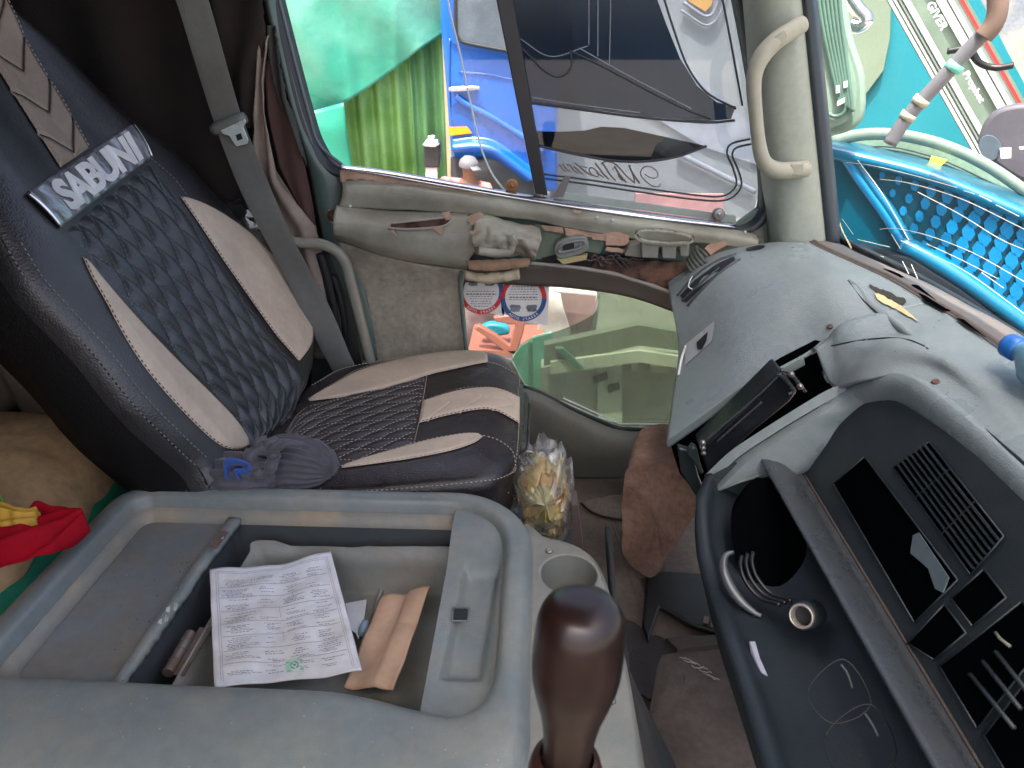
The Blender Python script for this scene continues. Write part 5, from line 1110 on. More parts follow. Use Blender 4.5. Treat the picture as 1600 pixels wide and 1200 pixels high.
# ================================================================== SMALL THINGS IN THE CAB
# knotted grey cloth bundle on the seat
bd = thing('cloth_bundle', 'knotted dark grey cloth bundle with blue lining lying on the seat corner', 'cloth bundle', tuple(pZ(440, 750, CZ)))
def blob(name, c, r, m, par, f, sub=5, rot=None):
    bm = bmesh.new(); bmesh.ops.create_icosphere(bm, subdivisions=sub, radius=1)
    for v in bm.verts:
        d = v.co.normalized(); k = f(d); q = V((d.x * r[0], d.y * r[1], d.z * r[2])) * k
        if rot: q = rot @ q
        v.co = V(c) + q
    return fin(name, bm, m, par)
GC = mat('grey_ripstop_cloth', (.085, .084, .10), .7, bump=.5, bs=260, var=.2, sheen=.3)
kn = pY(412, 712, 1.02)
def rayf(ctr, n, amp, seed):
    def f(d):
        a = math.atan2(d.z, d.y + .3); return 1 + amp * math.sin(a * n + 1.5 * noise.noise(d * 2 + V((seed, 0, 0)))) * (.5 + .5 * max(0, 1 - abs(d.x + .7))) + .05 * noise.noise(d * 3 + V((seed, 5, 0)))
    return f
blob('bundle_body', pY(458, 734, 1.09), (.088, .06, .066), GC, bd, rayf(0, 24, .07, 1), 6)
blob('bundle_tail', pY(368, 752, 1.03), (.075, .05, .055), GC, bd, rayf(0, 13, .07, 4), 6)
bm = bmesh.new()
for k in range(5):
    a = k * 1.25; pts = [kn + V((.022 * math.cos(a + t) * (1 - .1 * t), -.012 + .012 * math.sin(t * 2 + k), .020 * math.sin(a + t))) for t in [j * .35 for j in range(9)]]
    tube(bm, cat(pts, 26), [.009 + .003 * math.sin(i * .6 + k) for i in range(26)], 10)
for k in range(4): tube(bm, cat([kn + V((.005 * k, -.01, .01)), kn + V((-.005 + .018 * k, -.006, .030)), kn + V((.01 + .02 * k, .004, .034 - .004 * k))], 14), .006, 8)
fin('knot', bm, GC, bd)
bm = bmesh.new(); q = cat([pY(*p) for p in [(352, 745, .985), (350, 722, .985), (362, 716, .985), (388, 724, .985), (384, 732, .985), (366, 734, .985), (372, 746, .985)]], 50); rows = [q, [p + V((0, .006, -.012)) for p in q], [p + V((0, .02, -.030)) for p in q]]; grid(bm, rows)
fin('blue_lining', bm, mat('blue_lining', (.035, .11, .42), .7, sheen=.2), bd, mods=[SOL(.003)])
# transparent plastic bag with food wrappers standing on a dark box
bx = thing('dark_box', 'dark brown box wedged between the seat base and the cup holder', 'box', (-.02, 1.1, FZ))
bm = bmesh.new(); box(bm, pY(862, 840, 1.16) + V((0, 0, -.09)), (.14, .10, .16)); fin('box_body', bm, mat('dark_brown_box', (.045, .038, .036), .5, bump=.3), bx, smooth=40, mods=[BEV(.006)])
bm = bmesh.new(); prism(bm, yp([(893, 790), (903, 790), (912, 862), (896, 862)], 1.10), V((0, .05, 0))); fin('box_strap', bm, mat('brown_strap', (.10, .075, .07), .5), bx, smooth=False)
bag = thing('plastic_bag', 'crumpled clear plastic bag holding yellow food wrappers beside the seat', 'plastic bag', tuple(pY(850, 850, 1.13)))
bo = [(850, 694), (866, 691), (884, 702), (893, 740), (895, 780), (888, 820), (876, 842), (846, 838), (822, 836), (812, 812), (812, 770), (820, 730), (834, 706)]
bcn = pY(853, 775, 1.13)
def bagshape(k, amp, seed, dy):
    bm = bmesh.new(); rings = []; base = [pY(846 + (a - 853) * 1.12, 790 + (b - 775) * 1.02, 1.13) - bcn for a, b in bo]; base = cat(base, 72, True)
    for j in range(29):
        t = -1 + 2 * j / 28; sc__ = math.sqrt(max(.0, 1 - abs(t) ** 2.6)) * k; r = []
        for i, p in enumerate(base):
            q = bcn + V((p.x * sc__, t * dy, p.z * sc__)); w_ = noise.ridged_multi_fractal(q * 22 + V((seed, 0, 0)), .9, 2, 4, 1, 2)
            q += V((p.x, 0, p.z)) * (w_ - 1) * amp * 3 + V((0, (w_ - 1) * amp * .5, 0)); r.append(q)
        rings.append(r)
    grid(bm, rings, cu=True); return bm
CL = glass('clear_film', (.95, .95, .94), .08, .10, (.75, .75, .74), .12)
fin('bag_film', bagshape(1.0, .09, 2, .045), CL, bag, smooth=30)
fin('food_wrapper', bagshape(.80, .07, 9, .030), mat('yellow_food_wrapper', (.62, .50, .26), .35, var=.9, vs=26, dirt=(.55, .27, .02), damt=.9, ds=20, coat=.4), bag, smooth=35)
bm = bmesh.new(); q = pY(826, 712, 1.15); tube(bm, [q + V((.010 * math.cos(a), 0, .010 * math.sin(a))) for a in [j * .55 for j in range(9)]], .003, 6); tag(fin('metal_hook', bm, STEEL, None), 'small silver hook at the front edge of the seat base', 'hook')
bm = bmesh.new(); lathe(bm, pZ(806, 845, -.84), (.1, .1, 1), [(-.20, .038), (-.02, .04), (.0, .038), (.012, .028), (.016, 0)], 32); tag(fin('blue_canister', bm, mat('bright_blue_lid', (.01, .33, .75), .35), None), 'bright blue round canister peeking out beside the console corner', 'canister')
# rough brown block on the floor
def blk():
    bm = bmesh.new(); out = [(976, 738), (992, 724), (1030, 722), (1080, 728), (1110, 790), (1078, 812), (1046, 862), (1024, 906), (1006, 902), (984, 880), (972, 845), (972, 790)]
    fr = cat(yp(out, 1.26), 60, True); bk = [p + V((.05, .16, .0)) for p in fr]; c = sum(fr, V()) / 60; rows = [[c.lerp(p, k) + V((0, -.006 * (1 - k), 0)) for p in fr] for k in (.01, .35, .7, .93)] + [fr] + [[a.lerp(b, t) for a, b in zip(fr, bk)] for t in (.1, .4, .7, 1)] + [[(c + V((.05, .16, 0))).lerp(p, k) for p in bk] for k in (.6, .02)]
    for r in rows:
        for p in r: p += nv(p, 12, 3) * .010 + nv(p, 45, 4) * .003
    grid(bm, rows, cu=True); return bm
tag(fin('wooden_block', blk(), mat('rough_brown_wood', (.19, .115, .082), .85, bump=.9, bs=70, dirt=(.12, .06, .04), damt=.6, ds=16, var=.3, b2=.4, b2s=30), None, smooth=50), 'rough reddish brown block of wood standing on the cab floor', 'block')
# floor mats and litter
def floorpoly(pts, z): return [pZ(a, b, FZ + z) for a, b in pts]
MATM = mat('grey_patterned_mat', (.15, .115, .09), .85, bump=.9, bs=150, dirt=(.09, .075, .065), damt=.6, ds=8, var=.3)
bm = bmesh.new(); prism(bm, jag(floorpoly([(880, 790), (1000, 770), (1200, 760), (1260, 900), (1000, 905), (1020, 960), (1010, 1010), (980, 1080), (900, 900)], .006), .004, 90, 3), V((0, 0, .005))); tag(fin('floor_mat', bm, MATM, None, smooth=False), 'worn grey-brown floor mat in front of the passenger seat', 'mat')
bm = bmesh.new(); prism(bm, jag(floorpoly([(1030, 1028), (1140, 1012), (1300, 1050), (1300, 1340), (1040, 1340), (1010, 1140)], .010), .003, 80, 5), V((0, 0, .006))); tag(fin('floor_mat', bm, mat('brown_patterned_mat', (.13, .10, .08), .85, bump=1, bs=120, dirt=(.07, .055, .045), damt=.6, ds=9, var=.35), None, smooth=False), 'dark brown patterned floor mat nearest the gear knob', 'mat')
bm = bmesh.new(); prism(bm, floorpoly([(1010, 900), (1130, 905), (1145, 960), (1150, 1005), (1080, 985), (1030, 955), (1012, 1010), (1003, 985)], .008), V((0, 0, .018))); tag(fin('black_floor_bracket', bm, mat('greasy_black_metal', (.012, .011, .011), .5), None, smooth=40, mods=[BEV(.006, 3)]), 'black greasy metal bracket on the floor below the wooden block', 'bracket')
bm = bmesh.new(); prism(bm, floorpoly([(1040, 1004), (1135, 998), (1140, 1012), (1058, 1022)], .014), V((0, 0, .014))); tag(fin('floor_strip', bm, mat('dark_brown_strip', (.06, .045, .038), .7, bump=.4), None, smooth=False), 'dark brown strip across the cab floor between the two mats', 'floor strip')
bm = bmesh.new(); prism(bm, floorpoly([(1100, 964), (1108, 966), (1106, 976), (1098, 974)], .030), V((0, 0, .004))); prism(bm, floorpoly([(1112, 968), (1124, 974), (1122, 986), (1110, 980)], .030), V((0, 0, .004))); tag(fin('brown_tabs', bm, mat('brown_tabs', (.17, .12, .09), .7), None, smooth=False), 'two small brown tabs on the black floor bracket', 'tab')
bm = bmesh.new(); tube(bm, cat(floorpoly([(908, 786), (924, 800), (946, 808), (970, 812), (990, 815)], .018), 30), .0035, 8); tag(fin('black_cable', bm, BLACK, None), 'thin black cable lying on the floor in front of the wooden block', 'cable')
bm = bmesh.new(); rnd = random.Random(9)
for k in range(8):
    x, y = 1062 + k * 6, 1028 + k * 4; q = cat(floorpoly([(x, y), (x + 10, y + rnd.uniform(-2, 6)), (x + 20, y + rnd.uniform(2, 12))], .021), 10); tube(bm, [p + V((0, 0, rnd.uniform(0, .003))) for p in q], .0009, 4)
sw_ = fin('straw', bm, mat('pale_straw', (.5, .42, .36), .7), None); sw_['kind'] = 'stuff'; sw_['label'] = 'few pale straws on the brown floor mat'
bm = bmesh.new(); prism(bm, cat(floorpoly([(900, 900), (960, 955), (1000, 985), (1045, 1008), (1062, 1035), (1068, 1075), (1050, 1100), (1000, 1090), (940, 1060), (880, 980)], .005), 60, True), V((0, 0, .010))); [v.co.__iadd__(nv(v.co, 40) * .008) for v in bm.verts]; tag(fin('folded_carpet', bm, mat('dark_folded_carpet', (.035, .03, .028), .95, bump=.9, bs=200), None, smooth=50), 'folded edge of dark carpet at the foot of the console skirt', 'carpet')
# bunk things on the left
bm = bmesh.new(); rows = []
prf = [(-.70, -1.0), (-.705, -.80), (-.72, -.70), (-.76, -.655), (-.85, -.632), (-1.0, -.628), (-1.15, -.63), (-1.3, -.66)]
for i in range(60):
    y = .25 + i * .93 / 59; e = 1 - max(0, (y - 1.08) / .10) ** 2 * .25; rows.append([V((x - .09 + .02 * n1((x, y * 3, 0), 4, 1), y, z * (2 - e) if False else z - (1 - e) * .25 + .016 * n1((x * 2, y, 0), 6, 2) + .008 * n1((x * 3, y * 2, 0), 14, 3))) for x, z in prf])
bm = bmesh.new(); grid(bm, [cat(r, 50) for r in rows]); tag(fin('bunk_mattress', bm, mat('stained_tan_cover', (.50, .33, .16), .85, bump=.4, bs=150, dirt=(.24, .14, .07), damt=.75, ds=5, var=.25, b2=.3, b2s=8), None, mods=[SOL(.02)]), 'stained tan mattress on the bunk behind the seat', 'mattress')
bm = bmesh.new(); rows = [[V((-1.30 + .024 * j, 1.40 + .03 * math.sin(j * .9 + i * .3), -.80 + .55 * i / 14 + .01 * math.sin(j))) for j in range(13)] for i in range(15)]
grid(bm, rows); tag(fin('beige_sheet', bm, mat('dusty_beige_sheet', (.22, .17, .125), .9, bump=.4, bs=160, dirt=(.12, .08, .06), damt=.5, ds=5, b2=.4, b2s=7), None, mods=[SOL(.01)]), 'dusty beige sheet hanging behind the tan mattress', 'sheet')
bm = bmesh.new(); rows = surf([[pZ(150, 700, -.78), pZ(210, 735, -.80), pZ(260, 770, -.84)], [pZ(130, 790, -.79), pZ(175, 800, -.81), pZ(220, 800, -.85)], [pZ(60, 930, -.80), pZ(110, 930, -.82), pZ(160, 930, -.85)], [pZ(-20, 1010, -.80), pZ(30, 1030, -.82), pZ(60, 1040, -.85)]], 24, 40)
grid(bm, [[p + nv(p, 16, 3) * .012 + V((.01, 0, .065)) for p in r] for r in rows]); tag(fin('green_cloth', bm, mat('deep_green_cloth', (.005, .15, .085), .85, bump=.4, bs=200), None, mods=[SOL(.006)]), 'deep green cloth tucked between the tan mattress and the console', 'cloth')
fl = thing('striped_cloth', 'crumpled red cloth with a yellow band and green tip on the mattress', 'cloth', tuple(pZ(50, 860, -.63)))
def crumple(name, A, B, m, z, seed, n=50, nu=26):
    a = cat([pZ(x, y, z) for x, y in A], n); b = cat([pZ(x, y, z) for x, y in B], n)
    rows = [[a[i].lerp(b[i], j / (nu - 1)) + V((0, 0, .022 + .016 * n1(a[i].lerp(b[i], j / (nu - 1)), 24, seed) + .010 * math.sin(j * .9 + i * .16) - .02 * (abs(j / (nu - 1) - .5) * 2) ** 3)) for j in range(nu)] for i in range(n)]
    bm = bmesh.new(); grid(bm, rows); return fin(name, bm, m, fl, mods=[SOL(.002)])
crumple('red_band', [(-60, 812), (0, 818), (40, 822), (62, 802), (90, 806), (122, 812), (136, 822)], [(-60, 880), (0, 888), (40, 884), (80, 874), (100, 858), (126, 840), (140, 828)], mat('red_cotton', (.34, .004, .014), .9, bump=.3, bs=260, spec=.15), -.63, 1)
crumple('yellow_band', [(-60, 780), (0, 794), (18, 806), (45, 812), (66, 808)], [(-60, 825), (0, 838), (24, 836), (34, 838), (60, 826)], mat('yellow_cotton', (.6, .34, .04), .75, bump=.3, bs=260), -.615, 2)
crumple('green_band', [(-60, 770), (-10, 780), (6, 790)], [(-60, 790), (-10, 800), (12, 802)], mat('green_cotton', (.15, .35, .05), .75), -.605, 3)
# clear bag behind the belt
bm = bmesh.new(); bmesh.ops.create_icosphere(bm, subdivisions=5, radius=1)
cb = pY(388, 360, 1.64)
for v in bm.verts:
    d = v.co.normalized(); v.co = cb + V((d.x * .085, d.y * .04, d.z * .075)) * (1 + .12 * noise.noise(d * 3))
tag(fin('clear_film_bundle', bm, glass('smoky_film', (.6, .6, .58), .12, .06, (.4, .42, .4), .15), None, smooth=30), 'crumpled clear plastic film stuffed behind the seat belt', 'plastic film')
# ================================================================== OUTSIDE THE PASSENGER WINDOW
FY = 9.6
fence = thing('iron_sheet_fence', 'green corrugated iron sheet fence beside the blue truck', 'fence', (pY(620, 260, FY).x, FY, -2.2))
def sheetx(x0, x1, ztop, m, y=FY, amp=.055, per=.24):
    n = int((x1 - x0) / per * 12); rows = []
    for k in range(2):
        rows.append([V((x0 + (x1 - x0) * i / n, y + amp * math.sin(2 * math.pi * (x1 - x0) * i / n / per), -2.2 if k == 0 else ztop)) for i in range(n + 1)])
    bm = bmesh.new(); grid(bm, rows); return fin('corrugated_sheet', bm, m, fence, mods=[SOL(.003)])
G1 = mat('light_green_sheet', (.15, .34, .085), .4, var=.25, vs=2, dirt=(.22, .38, .2), damt=.5, ds=2); G2 = mat('mid_green_sheet', (.10, .25, .10), .4, var=.25, vs=2)
xa, xb, xc = pY(500, 200, FY).x, pY(640, 100, FY).x, pY(712, 200, FY).x
sheetx(xa - 1.5, xb, 1.2, G1); sheetx(xb, xc, 1.2, G2, FY - .03)
bm = bmesh.new(); box(bm, (pY(701, 200, FY - .2).x, FY - .2, -1.0), (.07, .07, 2.4)); fin('fence_post', bm, mat('weathered_pole', (.42, .33, .2), .8, bump=.4, bs=60), fence, smooth=False)
tp = thing('green_tarpaulin', 'translucent green tarpaulin draped over the iron sheet fence', 'tarpaulin', (pY(560, 100, FY - .4).x, FY - .4, -2.2))
TARP = mat('mint_tarpaulin', (.03, .25, .17), .35, var=.15, vs=1.2, dirt=(.22, .38, .33), damt=.45, ds=.8, b2=.8, b2s=4)
A = [(330, -500), (440, -500), (560, -500), (730, -500)]; Bq = [(350, -80), (450, -100), (570, -120), (712, -130)]; Cq = [(380, 200), (470, 180), (540, 160), (690, 52)]
rows = surf([yp(A, FY - .5), yp(Bq, FY - .45), yp([(370, 80), (470, 60), (560, 30), (700, -40)], FY - .45), yp(Cq, FY - .35)], 70, 90)
bm = bmesh.new(); grid(bm, [[p + V((0, .13 * n1(p, .9, 1) + .05 * math.sin(p.x * 5 + p.z * 3 + 2 * n1(p, 1.2, 6)) + .05 * abs(n1((p.x * 2.4, 0, p.z * .7), 1.3, 4)), 0)) for p in r] for r in rows]); fin('tarp_sheet', bm, TARP, tp, mods=[SOL(.004)])
rows = surf([yp([(400, 165), (470, 175), (538, 160)], FY - .5), yp([(410, 300), (490, 300), (556, 300)], FY - .5)], 30, 20); bm = bmesh.new(); grid(bm, [[p + V((0, .1 * n1(p, 2, 5), 0)) for p in r] for r in rows]); fin('hanging_flap', bm, mat('teal_tarpaulin', (.01, .19, .125), .4, var=.2, vs=1.5), tp, mods=[SOL(.004)])
# blue truck
TY = 8.4
tk = thing('blue_truck', 'bright blue truck with chrome door handle and orange marker parked outside the window', 'truck', (pY(760, 200, TY).x, TY + 1, -2.2))
BLUE = mat('glossy_blue_paint', (.003, .10, .46), .25, coat=.8, var=.1, vs=2); BLUED = mat('deep_blue_paint', (.004, .075, .33), .28, coat=.8)
def tpoly(pts, y, th, m, nm, par=tk, sm=False, mods=(), lab=None):
    bm = bmesh.new(); prism(bm, yp(pts, y), V((0, th, 0))); return fin(nm, bm, m, par, smooth=sm, mods=list(mods))
tpoly([(683, -300), (688, 40), (697, 140), (706, 268), (740, 262), (790, 268), (845, 300), (872, 300), (872, -300)], TY, 1.8, BLUE, 'cab_body', mods=[BEV(.05, 3)], sm=40)
tpoly([(700, -300), (702, 50), (706, 66), (720, 74), (790, 88), (868, 102), (868, -300)], TY - .03, .02, BLUE, 'door_frame_bead', sm=False)
wd = tpoly([(706, -300), (709, 46), (714, 60), (726, 67), (800, 80), (866, 92), (866, -300)], TY - .06, .02, mat('grey_truck_glass', (.12, .14, .16), .1, coat=.6, var=.5, vs=1.5), 'side_window')
tpoly([(705, 168), (724, 158), (765, 205), (780, 232), (708, 226)], TY - .02, .02, BLUED, 'door_panel')
bm = bmesh.new()
for s in ([(712, 150), (730, 163), (780, 190), (850, 235)], [(707, 222), (740, 218), (770, 222), (800, 242), (836, 270)]): tube(bm, cat(yp(s, TY - .04), 40), .035, 8)
fin('body_crease', bm, BLUE, tk)
bm = bmesh.new(); tube(bm, cat(yp([(711, -40), (712, 46), (717, 60), (728, 67), (800, 81), (862, 92)], TY - .075), 50), .018, 6); fin('window_seal', bm, BLACK, tk)
bm = bmesh.new(); tube(bm, cat(yp([(703, 60), (702, 120), (703, 165), (707, 195)], TY - .012), 20), .010, 6); tube(bm, cat(yp([(716, 112), (760, 116), (800, 124), (850, 130)], TY - .012), 20), .007, 6); fin('door_gap', bm, BLUED, tk)
bm = bmesh.new(); rows = surf([yp([(706, 222), (745, 218), (775, 224), (805, 245), (840, 272)], TY - .05), yp([(706, 232), (745, 230), (772, 236), (800, 256), (832, 280)], TY - .16), yp([(708, 246), (745, 244), (768, 248), (792, 264), (822, 286)], TY - .05)], 40, 12); grid(bm, rows); fin('wheel_arch', bm, BLUE, tk, mods=[SOL(.02)])
bm = bmesh.new(); q = yp([(700, 139), (706, 136), (746, 135), (750, 139), (744, 141), (706, 143)], TY - .1); prism(bm, cat(q, 30, True), V((0, .05, 0))); fin('door_handle', bm, CHROME, tk, smooth=40, mods=[BEV(.01)])
bm = bmesh.new(); prism(bm, yp([(705, 133), (742, 131), (746, 136), (740, 147), (712, 149)], TY - .035), V((0, .02, 0))); fin('handle_recess', bm, BLUED, tk, smooth=False)
tpoly([(701, 199), (730, 198), (737, 208), (702, 212)], TY - .06, .03, mat('orange_marker', (.8, .32, .01), .3), 'orange_marker')
tpoly([(704, 246), (768, 248), (790, 266), (850, 300), (850, 420), (704, 420)], TY - .02, .05, mat('wheel_well', (.045, .045, .05), .8), 'wheel_well')
bm = bmesh.new(); lathe(bm, V((pY(775, 300, TY - .1).x, TY - .1, -1.68)), (0, 1, 0), [(0, 0), (0, .3), (.0, .46), (.05, .52), (.3, .52)], 48); fin('wheel', bm, BLACK, tk, smooth=50)
# bracketed lamp on a post in front of the fence
lm = thing('black_work_lamp', 'black and chrome work lamp on a short pale post before the fence', 'lamp', (pY(674, 270, 8.0).x, 8.0, -2.2))
tpol = lambda pts, y, th, m, nm, mods=(): (lambda bm: (prism(bm, yp(pts, y), V((0, th, 0))), fin(nm, bm, m, lm, smooth=40, mods=list(mods)))[1])(bmesh.new())
tpol([(661, 222), (666, 216), (682, 216), (688, 226), (687, 262), (662, 262)], 8.00, .12, mat('black_lamp', (.02, .02, .024), .3), 'lamp_body', [BEV(.02, 3)])
tpol([(659, 226), (666, 218), (684, 218), (687, 226), (680, 230), (664, 229)], 7.95, .05, CHROME, 'lamp_hood', [BEV(.01)])
tpol([(668, 212), (672, 212), (679, 211), (680, 216), (668, 217)], 7.97, .05, CHROME, 'lamp_cap', [BEV(.008)])
tpol([(665, 262), (683, 262), (684, 420), (664, 420)], 8.02, .06, mat('pale_post', (.5, .46, .46), .6), 'lamp_post')
# person in a cap crouching by the wheel
pe = thing('person', 'person in a grey cap and pink shirt bending by the wheel of the blue truck', 'person', (pY(735, 300, 7.8).x, 7.8, -2.2))
def skin(name, verts, edges, radii, m, par, sub=2):
    me = bpy.data.meshes.new(name); off = wloc(par); me.from_pydata([tuple(V(v) - off) for v in verts], edges, []); me.materials.append(m)
    o = bpy.data.objects.new(name, me); COL.objects.link(o); o.parent = par
    addmod(o, 'SKIN', dict(use_smooth_shade=True))
    for i, r in enumerate(radii): me.skin_vertices[0].data[i].radius = (r, r) if not isinstance(r, tuple) else r
    me.skin_vertices[0].data[0].use_root = True
    addmod(o, 'SUBSURF', dict(levels=sub, render_levels=sub)); return o
hd = pY(732, 264, 7.8); SKN = mat('brown_skin', (.16, .075, .045), .5); PINK = mat('pink_shirt', (.5, .17, .16), .8)
pv = [hd + V((-.02, .12, -1.28 + .42)), hd + V((-.02, .12, -.60)), hd + V((-.01, .08, -.32)), hd + V((-.01, .04, -.20)), hd + V((0, .01, -.10)), hd + V((0, 0, 0)), hd + V((.01, -.01, .07)),
      hd + V((-.20, .06, -.18)), hd + V((-.30, -.12, -.12)), hd + V((-.18, -.30, -.16)), hd + V((.19, .06, -.22)), hd + V((.26, -.12, -.34)), hd + V((.20, -.30, -.22)),
      hd + V((-.12, -.25, -.80)), hd + V((-.12, .02, -1.20)), hd + V((.14, -.25, -.80)), hd + V((.14, .02, -1.20))]
skin('body', pv, [(0, 1), (1, 2), (2, 3), (3, 4), (4, 5), (5, 6), (3, 7), (7, 8), (8, 9), (3, 10), (10, 11), (11, 12), (0, 13), (13, 14), (0, 15), (15, 16)], [.15, .14, .15, .10, .055, .085, .07, .065, .05, .04, .065, .05, .04, .085, .05, .085, .05], SKN, pe)
sh_ = pv[1:4] + [pv[7], pv[7].lerp(pv[8], .9), pv[10], pv[10].lerp(pv[11], .9)]
skin('pink_shirt', sh_, [(0, 1), (1, 2), (2, 3), (3, 4), (2, 5), (5, 6)], [.165, .17, .125, .085, .075, .08, .07], PINK, pe)
bm = bmesh.new(); lathe(bm, hd + V((0, 0, .02)), (.15, -.1, 1), [(0, .102), (.03, .108), (.07, .098), (.11, .06), (.125, 0)], 28); prism(bm, [hd + V((.02, -.10, .03)), hd + V((.10, -.05, .03)), hd + V((.15, -.14, .005)), hd + V((.07, -.20, .005))], V((0, 0, .012))); fin('cap', bm, mat('grey_cap', (.13, .13, .145), .8), pe)
# white lorry beyond the quarter glass
wl = thing('white_lorry', 'white lorry with an orange chevron behind the quarter glass', 'truck', (pY(1080, 200, 10.0).x, 11, -2.2))
WH = mat('lorry_white', (.36, .37, .36), .4, var=.1, vs=1); 
bm = bmesh.new(); prism(bm, yp([(860, -400), (1290, -400), (1290, 420), (860, 420)], 10.0), V((0, 1.6, 0))); fin('lorry_body', bm, WH, wl, smooth=False)
bm = bmesh.new(); prism(bm, yp([(1072, -40), (1118, -40), (1112, 8), (1102, 18), (1076, 2)], 9.95), V((0, .03, 0))); fin('orange_chevron', bm, mat('orange_paint', (.75, .38, .08), .5), wl, smooth=False)
bm = bmesh.new(); tube(bm, cat(yp([(1068, 4), (1104, 26), (1120, 8), (1128, -40)], 9.94), 20), .02, 6); tube(bm, cat(yp([(1064, 16), (1106, 40), (1130, 10), (1138, -40)], 9.94), 20), .015, 6); tube(bm, cat(yp([(1060, 240), (1120, 270), (1180, 300)], 9.94), 20), .04, 6); fin('grey_stripes', bm, mat('grey_stripe', (.3, .31, .33), .5), wl)
bm = bmesh.new(); prism(bm, yp([(1000, 60), (1060, 90), (1190, 210), (1190, 260), (1100, 230), (1000, 170)], 9.96), V((0, .02, 0))); fin('grey_panel', bm, mat('cool_grey_panel', (.36, .38, .42), .5), wl, smooth=False)
bm = bmesh.new(); box(bm, pY(1060, 320, 9.7) + V((0, 0, -.1)), (1.2, .1, .5)); fin('salmon_panel', bm, mat('salmon_panel', (.6, .3, .27), .6), wl, smooth=False)
# things on the ground seen through the peep window
ch = thing('plastic_chair', 'salmon plastic chair on the ground seen through the peep window', 'chair', (pY(790, 560, 4.2).x, 4.2, -2.2))
SAL = mat('salmon_plastic', (.26, .085, .06), .45, var=.1, vs=5)
bm = bmesh.new(); fr_ = yp([(770, 496), (800, 492), (822, 500), (818, 520), (806, 556), (790, 552), (760, 528), (740, 514), (748, 508), (775, 524), (796, 540), (802, 520), (806, 508), (775, 504)], 4.2)
prism(bm, fr_, V((0, .05, 0))); fin('chair_back', bm, SAL, ch, smooth=40, mods=[BEV(.01)])
bm = bmesh.new(); z_ = fr_[4].z
for dx in (-.24, .22):
    for dy in (.05, .42): box(bm, (pY(790, 530, 4.2).x + dx, 4.2 + dy, (-2.2 + z_) / 2), (.04, .04, z_ + 2.2))
fin('leg', bm, SAL, ch, smooth=False); bm = bmesh.new(); box(bm, (pY(790, 530, 4.2).x, 4.44, z_ + .02), (.5, .48, .03)); fin('seat', bm, SAL, ch, smooth=False)
bm = bmesh.new(); q = cat(yp([(747, 518), (760, 508), (775, 507), (790, 511), (797, 521), (785, 525), (765, 524)], 4.3), 30, True); prism(bm, q, V((0, .08, 0))); tag(fin('turquoise_basin', bm, mat('turquoise_plastic', (.008, .22, .30), .4), None, smooth=40, mods=[BEV(.02, 3)]), 'turquoise plastic basin held in the salmon chair', 'basin')
ws_ = thing('white_sheet', 'white cloth hung over a frame beside the stickers outside', 'cloth', (pY(880, 500, 4.6).x, 4.6, -2.2))
rows = surf([yp([(852, 425), (862, 430), (872, 436)], 4.6), yp([(850, 470), (866, 475), (880, 480)], 4.55), yp([(838, 520), (862, 522), (892, 520)], 4.6), yp([(825, 600), (860, 605), (905, 600)], 4.6)], 20, 30); bm = bmesh.new(); grid(bm, rows); fin('hanging_cloth', bm, mat('dull_white_cloth', (.42, .41, .39), .8), ws_, mods=[SOL(.01)])
bm = bmesh.new(); tube(bm, yp([(858, 452), (936, 460), (926, 520)], 4.58), .022, 8); fin('white_frame', bm, mat('dull_white_cloth', (.42, .41, .39), .8), ws_)
bm = bmesh.new(); prism(bm, yp([(862, 420), (932, 440), (925, 620), (862, 620)], 4.66), V((0, .04, 0))); fin('brown_board', bm, mat('pink_brown_board', (.24, .16, .15), .8), ws_, smooth=False)
ks = thing('reflected_kiosk', 'stand-in for the building reflection in the lowered green glass, modelled as an olive kiosk', 'reflection', (pY(980, 560, 3.3).x, 3.4, -2.2))  # modelled outside in place of a building's reflection in the glass
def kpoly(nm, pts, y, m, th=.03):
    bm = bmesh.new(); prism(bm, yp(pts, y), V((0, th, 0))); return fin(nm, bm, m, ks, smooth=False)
kpoly('reflection_wall', [(845, 575), (1000, 545), (1120, 560), (1120, 900), (845, 900)], 3.34, mat('reflection_olive', (.34, .32, .27), .8), .12)
kpoly('reflection_roof', [(850, 540), (998, 508), (1120, 530), (1120, 556), (1000, 540), (850, 572)], 3.22, mat('reflection_roof_grey', (.20, .20, .155), .8), .06)
kpoly('fascia', [(860, 566), (998, 548), (1120, 566), (1120, 584), (998, 566), (860, 585)], 3.2, mat('reflection_cream', (.52, .50, .40), .7))
kpoly('reflection_door', [(934, 575), (972, 572), (972, 664), (934, 652)], 3.3, mat('reflection_white', (.5, .5, .42), .7))
for a in ([(987, 570), (998, 568), (998, 580), (987, 581)], [(1017, 572), (1046, 574), (1046, 584), (1017, 582)]): kpoly('opening', a, 3.31, mat('reflection_pale', (.48, .47, .36), .7))
for i in range(9): a = 926 + i * 4.6; kpoly('dark_mark', [(a, 590 - i * 1.5 + (i > 4) * 22), (a + 4, 588 - i * 1.5 + (i > 4) * 22), (a + 6, 598 - i * 1.5 + (i > 4) * 22), (a + 2, 600 - i * 1.5 + (i > 4) * 22)], 3.28, mat('reflection_mark', (.07, .065, .04), .8), .01)
kpoly('added_mint_sheet', [(801, 560), (812, 544), (835, 528), (862, 521), (862, 640), (806, 612)], 3.45, mat('added_mint_sheet', (.16, .36, .28), .7)); kpoly('side_post', [(825, 535), (832, 535), (834, 640), (826, 640)], 3.3, mat('reflection_green', (.12, .22, .16), .7)); kpoly('brace', [(868, 545), (880, 545), (912, 575), (902, 578)], 3.18, mat('reflection_green', (.12, .22, .16), .7))  # sheet added behind the glass to give its left part a mint hue
kb_ = thing('dark_crate', 'dark reddish crate behind the salmon chair', 'crate', (pY(780, 520, 4.9).x, 4.9, -2.2))
